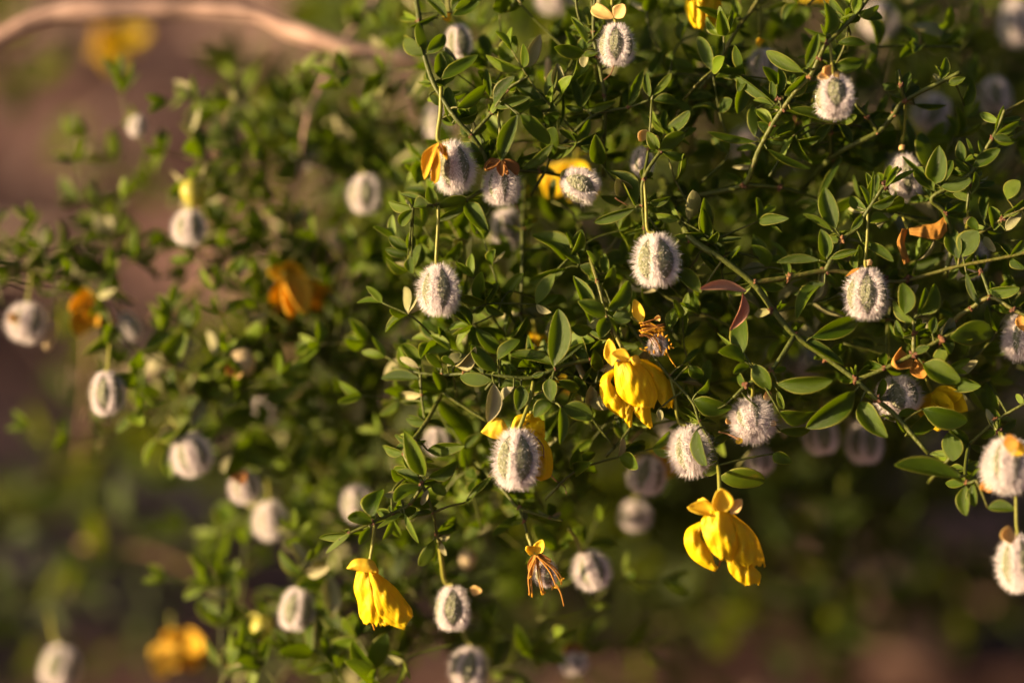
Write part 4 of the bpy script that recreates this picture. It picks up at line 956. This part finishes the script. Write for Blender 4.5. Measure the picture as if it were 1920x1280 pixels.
simple_flower('dim yellow flower cut by the top edge right of the upright stem', 1545, -18, 44, 26, 43, spread=1.2, stalk=[(1545, -60, 26)], sep=False)
simple_flower('golden withered flower blurred on the left half', 544, 512, 106, 24, 44, 'gold', 0.5, 0.35, stalk=[(560, 480, 34), (552, 505, 28)])
simple_flower('withered orange flower in the leaves near the left edge', 172, 556, 66, 24, 45, 'gold', 0.8, -0.1, stalk=[(180, 548, 23)])
simple_flower('blurred golden flower at the bottom left', 325, 1195, 80, 44, 46, 'gold', 0.8, 0.4, stalk=[(320, 1150, 44)])
simple_flower('large very blurred yellow flower under the thick bark limb', 218, 66, 66, 110, 47, 'petal', 1.6, 0.0, stalk=[(215, 20, 140)])
simple_flower('yellow flower half hidden by dark leaves near the right edge', 1748, 735, 74, 6, 48, 'petal', 0.7, 0.75, stalk=[(1735, 700, 2), (1740, 720, 4)], sep=False)
simple_flower('blurred yellow petals behind the rosette of broad leaves', 1072, 712, 44, 18, 49, spread=1.2, stalk=[(1070, 690, 10)], sep=False)
simple_flower('yellow petals showing behind the large upright leaf', 1076, 622, 46, 12, 50, spread=0.8, stalk=[(1085, 600, 10)], sep=False)
simple_flower('pale blurred petals left of the large upright leaf', 1004, 626, 44, 14, 54, spread=0.6, stalk=[(1000, 600, 12)], sep=False)
simple_flower('yellow petals behind the blurred capsule right of lower centre', 1230, 846, 70, 22, 51, 'petal', 0.9, 0.2, stalk=[(1226, 820, 22)], sep=False)
f8 = root('withered_flower', 'thin orange withered petals hanging among the stems in the right third', 'flower', P(1700, 425, 3), 'withered flowers')
loft('petal', [(1692, 428), (1682, 455), (1690, 480), (1695, 496)], [(1702, 430), (1696, 455), (1702, 478), (1707, 490)], 2, 3, 0.6, M['orange'], f8, seed=71)
loft('petal', [(1704, 428), (1730, 422), (1755, 418), (1774, 402)], [(1706, 440), (1735, 446), (1762, 448), (1776, 432)], 3, 2, 0.8, M['orange'], f8, seed=72)
line('stalk', [(1690, 400, 5), (1696, 415, 4), (1702, 430, 3)], 3, 2.6, 3, M['stalk'], f8)

# two withered flowers with bare stamens
f5 = root('withered_flower', 'withered flower with brown stamens and golden anthers above the crumpled yellow flower', 'flower', P(1205, 605, 0), 'withered flowers')
put_sepal(f5, 'sepaly', 0, A_((610, 220))[0], A_((540, -35))[0], 24, -1, -0.2)
put_sepal(f5, 'sepal', 1, A_((730, 200))[0], A_((795, 105))[0], 13, -1, 0.2)
r = random.Random(3)
for i in range(26):
    y0 = r.uniform(215, 345); a = r.uniform(-0.3, 0.75)
    p0 = (590 + r.uniform(-10, 30), y0); L = r.uniform(150, 260)
    q = [p0, (p0[0] + L * 0.5 * math.cos(a * 0.5), p0[1] + L * 0.5 * math.sin(a * 0.5) - 14), (p0[0] + L * math.cos(a), p0[1] + L * math.sin(a))]
    line('stamen', A_(*q), -1.5 + r.uniform(-1.2, 1.5), 1.5, 0.9, M['brown'] if i % 3 else M['anther'], f5)
ANTH = bud_mesh('anther', M['anther'], 0.5)
def anther(ro, x, y, d, L):
    mt = Matrix.Translation(P(x, y, d)) @ Matrix.Rotation(r.random() * 6, 4, Vector((r.random(), r.random(), r.random())).normalized()) @ Matrix.Diagonal((px(L * 0.45), px(L * 0.45), px(L), 1))
    link('anther', ANTH, ro, mt)
for (ax, ay) in ((605, 465), (640, 478), (680, 492), (720, 490), (760, 335), (800, 325), (835, 345), (860, 380), (880, 420), (860, 450), (835, 480), (820, 505), (650, 450), (890, 450)):
    q = A_((ax, ay))[0]; anther(f5, q[0], q[1], -2.5 + r.uniform(-.6, .6), 3.6)
line('style', A_((840, 500), (880, 570), (925, 632)), -1.5, 1.6, 0.8, M['anther'], f5)
link('ovary_fur', CAPS[2][1], f5, Matrix.Translation(P(*A_((755, 425))[0], 0)) @ Matrix.Scale(px(15), 4))
link('ovary', CAPS[2][0], f5, Matrix.Translation(P(*A_((755, 425))[0], 0)) @ Matrix.Scale(px(15), 4))
line('stalk', [(1165, 592, 2), (1185, 596, 1), (1203, 606, 0)], 0, 3, 3.4, M['stalk'], f5)
f6 = root('withered_flower', 'withered flower with dangling gold anthers around a small capsule near the bottom', 'flower', P(1000, 1033, 4), 'withered flowers')
put_sepal(f6, 'sepaly', 1, C_((1075, 560))[0], C_((975, 500))[0], 20, 3, 0.2)
put_sepal(f6, 'sepaly', 0, C_((1085, 560))[0], C_((1140, 470))[0], 22, 3, -0.2)
for (ex, ey) in ((1050, 780), (1065, 790), (1118, 775), (1130, 780), (1180, 750), (1200, 745), (1228, 720), (1235, 700), (1055, 690), (1160, 600)):
    sx = 1085 + r.uniform(-12, 12); mx_ = (sx + ex) / 2 + (ex - 1140) * 0.25
    line('stamen', C_((sx, 570), (mx_, (570 + ey) / 2), (ex, ey)), 4 + r.uniform(-2.5, 1), 1.8, 1.2, M['orange'], f6)
    q = C_((ex, ey))[0]; anther(f6, q[0], q[1], 3 + r.uniform(-1, 1), 4.2)
put_sepal(f6, 'brown', 0, C_((1090, 560))[0], C_((1190, 600))[0], 12, 3, 0.4)
put_sepal(f6, 'orange', 4, C_((1080, 560))[0], C_((1060, 700))[0], 14, 3, 0.4)
mt = Matrix.Translation(P(*C_((1140, 665))[0], 5)) @ Matrix.Scale(px(20), 4)
link('ovary', CAPS[1][0], f6, mt); link('ovary_fur', CAPS[1][1], f6, mt)
line('style', C_((1200, 730), (1225, 780), (1242, 850)), 3, 1.6, 0.9, M['orange'], f6)
line('stalk', [(988, 1000, 5), (994, 1015, 4.5), (1001, 1034, 4)], 4, 3.8, 4, M['stalk'], f6)

# ------------------------------------------------------------------ sprays: leafy twigs grown along a path
def grow(ro, path, rpx_=3.0, spacing=0.0085, leaf=0.0072, lib=None, dens=1.0, rnd=random, mat=None, wob=0.3, nodes=True, pale=0.10):
    """path: world points. Opposite leaf pairs at every node."""
    c = catmull(path, 6)
    if MERGE: MERGE['stem'].append(tube(c, rpx_, 4))
    else:
        me, cc = stem_mesh(path, rpx_, rpx_ * 0.5, mat or M['stem'], 6)
        st = link('stem', me, ro)
    acc = 0.0; flip = 0
    for i in range(1, len(c)):
        acc += (c[i] - c[i - 1]).length
        if acc < spacing * rnd.uniform(0.7, 1.3): continue
        acc = 0
        t = (c[i] - c[i - 1]).normalized()
        o = t.orthogonal().normalized(); o.rotate(Matrix.Rotation(rnd.random() * 6.28, 3, t))
        if nodes and rnd.random() < 0.5: add_node(st, c[i], rpx_ * 1.2, ro)
        for sgn in (1, -1):
            for fork in (-1, 1):
                if rnd.random() > dens: continue
                if MERGE is None and hides(c[i] + t * 0.002 + o * sgn * leaf * 0.6, 0.95): continue
                s = t.cross(o)
                d = (t * rnd.uniform(0.2, 0.9) + o * sgn * rnd.uniform(0.6, 1.0) + s * fork * rnd.uniform(0.2, 0.7) + Vector((0, 0, rnd.uniform(-0.1, 0.5)))).normalized()
                L = leaf * rnd.uniform(0.65, 1.25)
                b = c[i] + d * rpx_ * 0.5
                L_ = lib
                if L_ is None:
                    u = rnd.random()
                    L_ = YOUNG if u < 0.16 else PALE_SHEEN if u < 0.16 + pale else LEAFC if u < 0.24 + pale else LEAF
                add_leaf(ro, b, b + d * L, L * rnd.uniform(0.36, 0.5), rnd.uniform(-1.4, 1.4), L_)
    # terminal pair
    t = (c[-1] - c[-2]).normalized(); o = t.orthogonal().normalized()
    for sgn in (1, -1):
        d = (t + o * sgn * 0.45).normalized()
        add_leaf(ro, c[-1], c[-1] + d * leaf * 0.8, leaf * 0.3, rnd.uniform(-1, 1), YOUNG)

KEEP += [(1192, 715, 82, -2), (1358, 1000, 100, -4), (714, 1115, 72, -2), (1012, 1065, 56, 6), (1222, 615, 48, 0), (1000, 800, 60, 4), (1318, 20, 44, 10), (1780, 765, 50, 8), (548, 555, 50, 30), (1080, 345, 60, 36), (362, 362, 30, 24), (455, 680, 34, 26), (340, 1230, 60, 46), (1345, 560, 46, 0), (1690, 700, 60, 0), (1830, 135, 20, 0)]
G2 = 'blurred branches of the left half'
LEFT = [
 ('blurred leafy branch stretching left from the centre below the thick bark limb', 1.0, [
   [(760, 255, 36), (690, 300, 32), (640, 320, 30), (560, 300, 28), (470, 315, 26), (400, 300, 25), (330, 290, 26), (270, 270, 27), (240, 225, 27), (222, 150, 28)],
   [(560, 300, 28), (540, 250, 30), (550, 200, 31), (545, 170, 32)],
   [(470, 315, 26), (440, 350, 25), (380, 350, 23), (365, 345, 22)]]),
 ('blurred leafy twigs around the lone white capsule under the yellow green bud', 0.9, [
   [(640, 540, 38), (560, 480, 34), (470, 440, 31), (400, 430, 28), (330, 440, 29), (250, 450, 31), (190, 410, 33)],
   [(400, 430, 28), (370, 480, 28), (350, 500, 29)]]),
 ('blurred leafy branch reaching in from the left edge', 1.0, [
   [(-30, 480, 25), (60, 505, 25), (140, 525, 23), (190, 560, 22), (212, 610, 20), (280, 670, 20), (360, 700, 20), (420, 720, 20), (480, 740, 24), (560, 780, 28), (640, 800, 34)],
   [(60, 505, 25), (90, 470, 26), (150, 460, 27)], [(140, 525, 23), (200, 520, 24), (250, 490, 26)],
   [(280, 670, 20), (300, 620, 21), (320, 580, 22)], [(280, 670, 20), (250, 740, 19), (275, 800, 19), (310, 845, 20)],
   [(360, 700, 20), (400, 770, 22), (440, 830, 23), (460, 880, 24)], [(-20, 420, 30), (20, 450, 28), (60, 480, 27)]]),
 ('blurred upright sprig with bright yellow green tip leaves left of the golden withered flower', 0.9, [
   [(640, 790, 34), (600, 740, 30), (540, 690, 26), (470, 650, 23), (425, 610, 21), (415, 570, 20), (405, 545, 20)],
   [(470, 650, 23), (440, 660, 22), (450, 670, 22)], [(540, 690, 26), (530, 640, 27), (500, 590, 28)]]),
 ('tall blurred leafy column standing left of the centre', 1.0, [
   [(620, 1300, 28), (600, 1200, 30), (590, 1100, 32), (600, 1000, 33), (590, 900, 34), (560, 820, 34), (530, 730, 33), (560, 630, 33), (600, 560, 36)],
   [(600, 1000, 33), (640, 940, 32), (670, 880, 34)], [(590, 900, 34), (620, 850, 38), (680, 820, 40)], [(560, 820, 34), (510, 850, 33), (470, 830, 31)],
   [(590, 1100, 32), (640, 1060, 33), (660, 1000, 34)], [(560, 630, 33), (610, 600, 34), (650, 640, 36), (700, 650, 38)]]),
 ('blurred leafy shoots at the bottom edge left of the centre', 1.0, [
   [(400, 1310, 18), (430, 1250, 18), (450, 1210, 18)], [(420, 1300, 22), (415, 1220, 23), (412, 1150, 24), (405, 1080, 25)],
   [(660, 1310, 12), (610, 1230, 14), (540, 1210, 17), (500, 1220, 18)], [(720, 1310, 10), (690, 1230, 12), (650, 1170, 15), (620, 1150, 17)],
   [(520, 1310, 16), (510, 1270, 16), (470, 1230, 17)], [(610, 1230, 14), (640, 1180, 16), (650, 1130, 18)]]),
 ('blurred leafy sprig near the end of the thick bark limb', 0.9, [
   [(760, 300, 42), (720, 240, 38), (670, 250, 34), (610, 260, 32)], [(700, 210, 40), (700, 260, 38), (650, 330, 34), (640, 380, 34)],
   [(780, 420, 30), (720, 400, 32), (690, 330, 32)]]),
]
for label, dens, polys in LEFT:
    ro = root('leafy_branch', label, 'branch', P(*polys[0][0]), G2)
    for i, poly in enumerate(polys):
        grow(ro, [P(*q) for q in poly], px(3.6 if i == 0 else 2.6), dens=dens, leaf=0.0064, spacing=0.0058)

# fill behind the sharp branches, one thing for each patch of the shrub
def low_leaf():
    T = [(0, 0.05, 0), (0.25, 0.40, 0.02), (0.55, 0.5, 0.07), (0.82, 0.33, 0.14), (1.0, 0.03, 0.2)]
    v = np.array([(sx * w_, t, z + (0.06 if sx == 0 else 0) + (0.02 if sx else 0)) for t, w_, z in T for sx in (-1, 0, 1)])
    f = [(i * 3 + j, i * 3 + j + 1, i * 3 + j + 4, i * 3 + j + 3) for i in range(4) for j in range(2)]
    return v, f
LOWV, LOWF = low_leaf()
MERGE = None
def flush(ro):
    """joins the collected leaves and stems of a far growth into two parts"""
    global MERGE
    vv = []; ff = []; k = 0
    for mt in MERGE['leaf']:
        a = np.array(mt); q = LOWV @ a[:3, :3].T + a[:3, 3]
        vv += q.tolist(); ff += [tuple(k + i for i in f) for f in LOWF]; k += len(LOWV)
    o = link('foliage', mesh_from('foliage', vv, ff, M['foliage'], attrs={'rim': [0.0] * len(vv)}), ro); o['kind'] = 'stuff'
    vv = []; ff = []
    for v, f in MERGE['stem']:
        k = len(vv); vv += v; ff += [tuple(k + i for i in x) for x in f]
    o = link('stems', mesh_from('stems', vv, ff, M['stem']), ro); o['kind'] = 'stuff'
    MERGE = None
def fill(label, boxes, n, seed, leaf=0.0072, lib=None, group=G2, name='leafy_branch', cat='branch', steps=5, step=0.011, mat=None, nodes=False, pale=0.10):
    global MERGE
    if group == G4: MERGE = {'leaf': [], 'stem': []}
    r = random.Random(seed)
    if not isinstance(boxes, list): boxes = [boxes]
    x0, y0, x1, y1, d0, d1 = boxes[-1]
    ro = root(name, label, cat, P((x0 + x1) / 2, y1, (d0 + d1) / 2), group)
    for i in range(n):
        x0, y0, x1, y1, d0, d1 = boxes[0 if len(boxes) > 1 and i > 6 else -1]
        d = d0 + (d1 - d0) * r.random() ** 1.0
        p = P(r.uniform(x0, x1), r.uniform(y0, y1), d)
        a = r.uniform(0, 6.28)
        dr = (RIGHT * math.cos(a) + Vector((0, 0, 1)) * (abs(math.sin(a)) * 0.9) + FWD * r.uniform(-0.2, 0.4)).normalized()
        pts = [p]
        for k in range(steps):
            dr = (dr + Vector((r.gauss(0, .35), r.gauss(0, .3), r.gauss(0, .3)))).normalized()
            q = pts[-1] + dr * step
            low = S + (DM(d0) - 1.5) * 0.001 - (q - CAM).dot(FWD)      # a twig of this patch keeps behind the patch's near side
            if low > 0: q = q + FWD * (low + 0.001)
            pts.append(q)
        if min(q.z for q in pts) < 0.012: continue
        if MERGE is None and any(hides(q) for q in pts): continue
        grow(ro, pts, px(2.8), rnd=r, leaf=leaf, lib=lib, dens=0.85, mat=mat, nodes=nodes, pale=pale)
    if MERGE: flush(ro)
    return ro
G4 = 'low leafy growth in the background'
G3 = 'blurred foliage inside the shrub'
for q, (where, (x0, y0, x1, y1)) in enumerate((
        ('the forked branch at top centre', (830, 10, 1110, 320)), ('the pale slanted twig at top right', (1120, -20, 1480, 320)), ('the leaves along the top right corner', (1480, -20, 1940, 320)),
        ('the two middle capsules', (860, 330, 1280, 620)), ('the thick diagonal stem', (1280, 330, 1680, 680)), ('the stems at the right edge', (1680, 330, 1960, 880)),
        ('the crumpled yellow flower', (1010, 620, 1400, 890)), ('the rosette of broad leaves', (740, 590, 1040, 940)), ('the withered flower near the bottom', (700, 930, 1110, 1300)),
        ('the pair of capsules under the thick stem', (1400, 690, 1760, 860)), ('the long stalked capsule left of centre', (640, 380, 880, 700)), ('the lower left yellow flower', (560, 760, 780, 1290)))):
    fill('nearer dim leafy twigs just behind ' + where, (x0, y0, x1, y1, 11 if q < 10 else 24, 26 if q < 10 else 34), 15, 200 + q, group=G3, leaf=0.0060, steps=3, step=0.0085)
    if q < 8: fill('close leafy twigs almost in focus around ' + where, (max(x0, 850), y0, x1, y1, 4.5, 11), 15, 400 + q, group=G3, leaf=0.0056, steps=3, step=0.0075)
    fill('deeper blurred leafy twigs far behind ' + where, (x0, y0, x1, y1, 26, 62), 14, 300 + q, group=G3, leaf=0.0064, steps=3, step=0.0095)

for q, (where, bx) in enumerate((('around the yellow green bud at upper left', (300, 230, 640, 420, 20, 40)), ('between the cream bud and the golden withered flower', (330, 560, 600, 800, 20, 42)),
        ('left of the long stalked capsule', (540, 420, 760, 780, 24, 48)), ('between the lowest left capsules and the lower left flower', (520, 820, 720, 1080, 20, 44)),
        ('by the withered orange flower at the left edge', (0, 430, 280, 640, 22, 36)), ('under the end of the bark limb', (520, 170, 760, 420, 24, 46)), ('beside the bright white left capsule', (250, 700, 480, 860, 18, 36)),
        ('along the bottom edge by the lower yellow green bud', (400, 1120, 720, 1300, 14, 34)))):
    fill('blurred twigs with pale painted glints ' + where, bx, 11, 500 + q, group=G2, leaf=0.0055, steps=3, step=0.0075, pale=0.3)  # raised share of pale leaves paints sun glints as colour

# ------------------------------------------------------------------ background: bark limb, dry twigs, low shrubs
GB = 'bare limbs and twigs in the background'
def limb(label, pts, rpx_, mat='bark', name='bare_limb', cat='limb', taper=0.8, side=()):
    ro = root(name, label, cat, P(*pts[0]), GB)
    me, c = stem_mesh([P(*q) for q in pts], px(rpx_, pts[0][2]), px(rpx_ * taper, pts[-1][2]), M[mat], 12, lump=0.5)
    link('stem', me, ro)
    for s_ in side:
        me, c = stem_mesh([P(*q) for q in s_], px(rpx_ * 0.5, s_[0][2]), px(rpx_ * 0.25, s_[-1][2]), M[mat], 9)
        link('twig', me, ro)
limb('pinkish bark limb arching across the blurred top left', [(-90, 140, 38), (-20, 85, 38), (30, 55, 38), (90, 30, 38), (180, 20, 38), (300, 18, 38), (400, 20, 37), (480, 30, 36), (550, 58, 34), (610, 80, 32), (680, 98, 32), (760, 108, 32), (860, 130, 34)], 15.5, taper=1.0,
     side=[[(640, 88, 32), (690, 20, 34), (720, -40, 36)], [(640, 90, 32), (605, 160, 30), (575, 230, 28), (560, 330, 27)]])
limb('pale dry twig slanting down below the bark limb', [(520, 90, 60), (480, 150, 52), (440, 215, 48), (420, 280, 46), (410, 340, 46)], 9, 'twigbrown', 'dry_twig', 'twig')
limb('brown upright twig behind the left hanging capsule', [(160, 520, 60), (168, 600, 60), (165, 700, 62), (156, 800, 66), (150, 860, 72)], 5.5, 'twigbrown', 'dry_twig', 'twig')
limb('brown upright twig behind the golden withered flower', [(560, 320, 44), (535, 420, 44), (530, 520, 44), (545, 640, 46), (560, 800, 50)], 9, 'twigbrown', 'dry_twig', 'twig')
limb('dark bent twig behind the left branches', [(290, 600, 50), (330, 570, 48), (380, 530, 46), (420, 500, 45), (470, 470, 45)], 5, 'twigbrown', 'dry_twig', 'twig')
limb('thin pale twig crossing behind the bottom left', [(150, 1020, 90), (300, 1040, 90), (420, 1100, 90), (520, 1160, 95)], 7, 'twigbrown', 'dry_twig', 'twig')
limb('dim reddish root lying across the lower right background', [(1980, 1120, 170), (1800, 1130, 180), (1650, 1190, 180), (1500, 1260, 190), (1400, 1320, 190)], 16, 'stone', 'dry_twig', 'twig')

fill('very blurred leafy growth at the lower left edge, with unseen sprays added for shade', [(-3700, -420, -1000, 1250, 120, 420), (-200, 1080, 110, 1320, 90, 190)], 420, 61, leaf=0.012, group=G4, steps=6, step=0.018)  # first box is unseen growth, added to shade the lower right background
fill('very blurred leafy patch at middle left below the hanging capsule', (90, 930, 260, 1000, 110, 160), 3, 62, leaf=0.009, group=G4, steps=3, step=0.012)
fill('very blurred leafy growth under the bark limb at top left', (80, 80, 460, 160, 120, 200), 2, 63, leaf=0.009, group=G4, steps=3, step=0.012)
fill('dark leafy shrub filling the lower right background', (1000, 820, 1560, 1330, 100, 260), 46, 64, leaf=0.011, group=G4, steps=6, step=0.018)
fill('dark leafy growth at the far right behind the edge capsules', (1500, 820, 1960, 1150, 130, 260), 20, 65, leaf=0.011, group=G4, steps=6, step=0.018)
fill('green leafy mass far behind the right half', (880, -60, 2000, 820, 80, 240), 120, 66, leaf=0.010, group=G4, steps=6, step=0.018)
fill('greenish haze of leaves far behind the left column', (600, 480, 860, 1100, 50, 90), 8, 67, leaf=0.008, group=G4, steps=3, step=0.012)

for o in ROOTS:
    del o['_w']
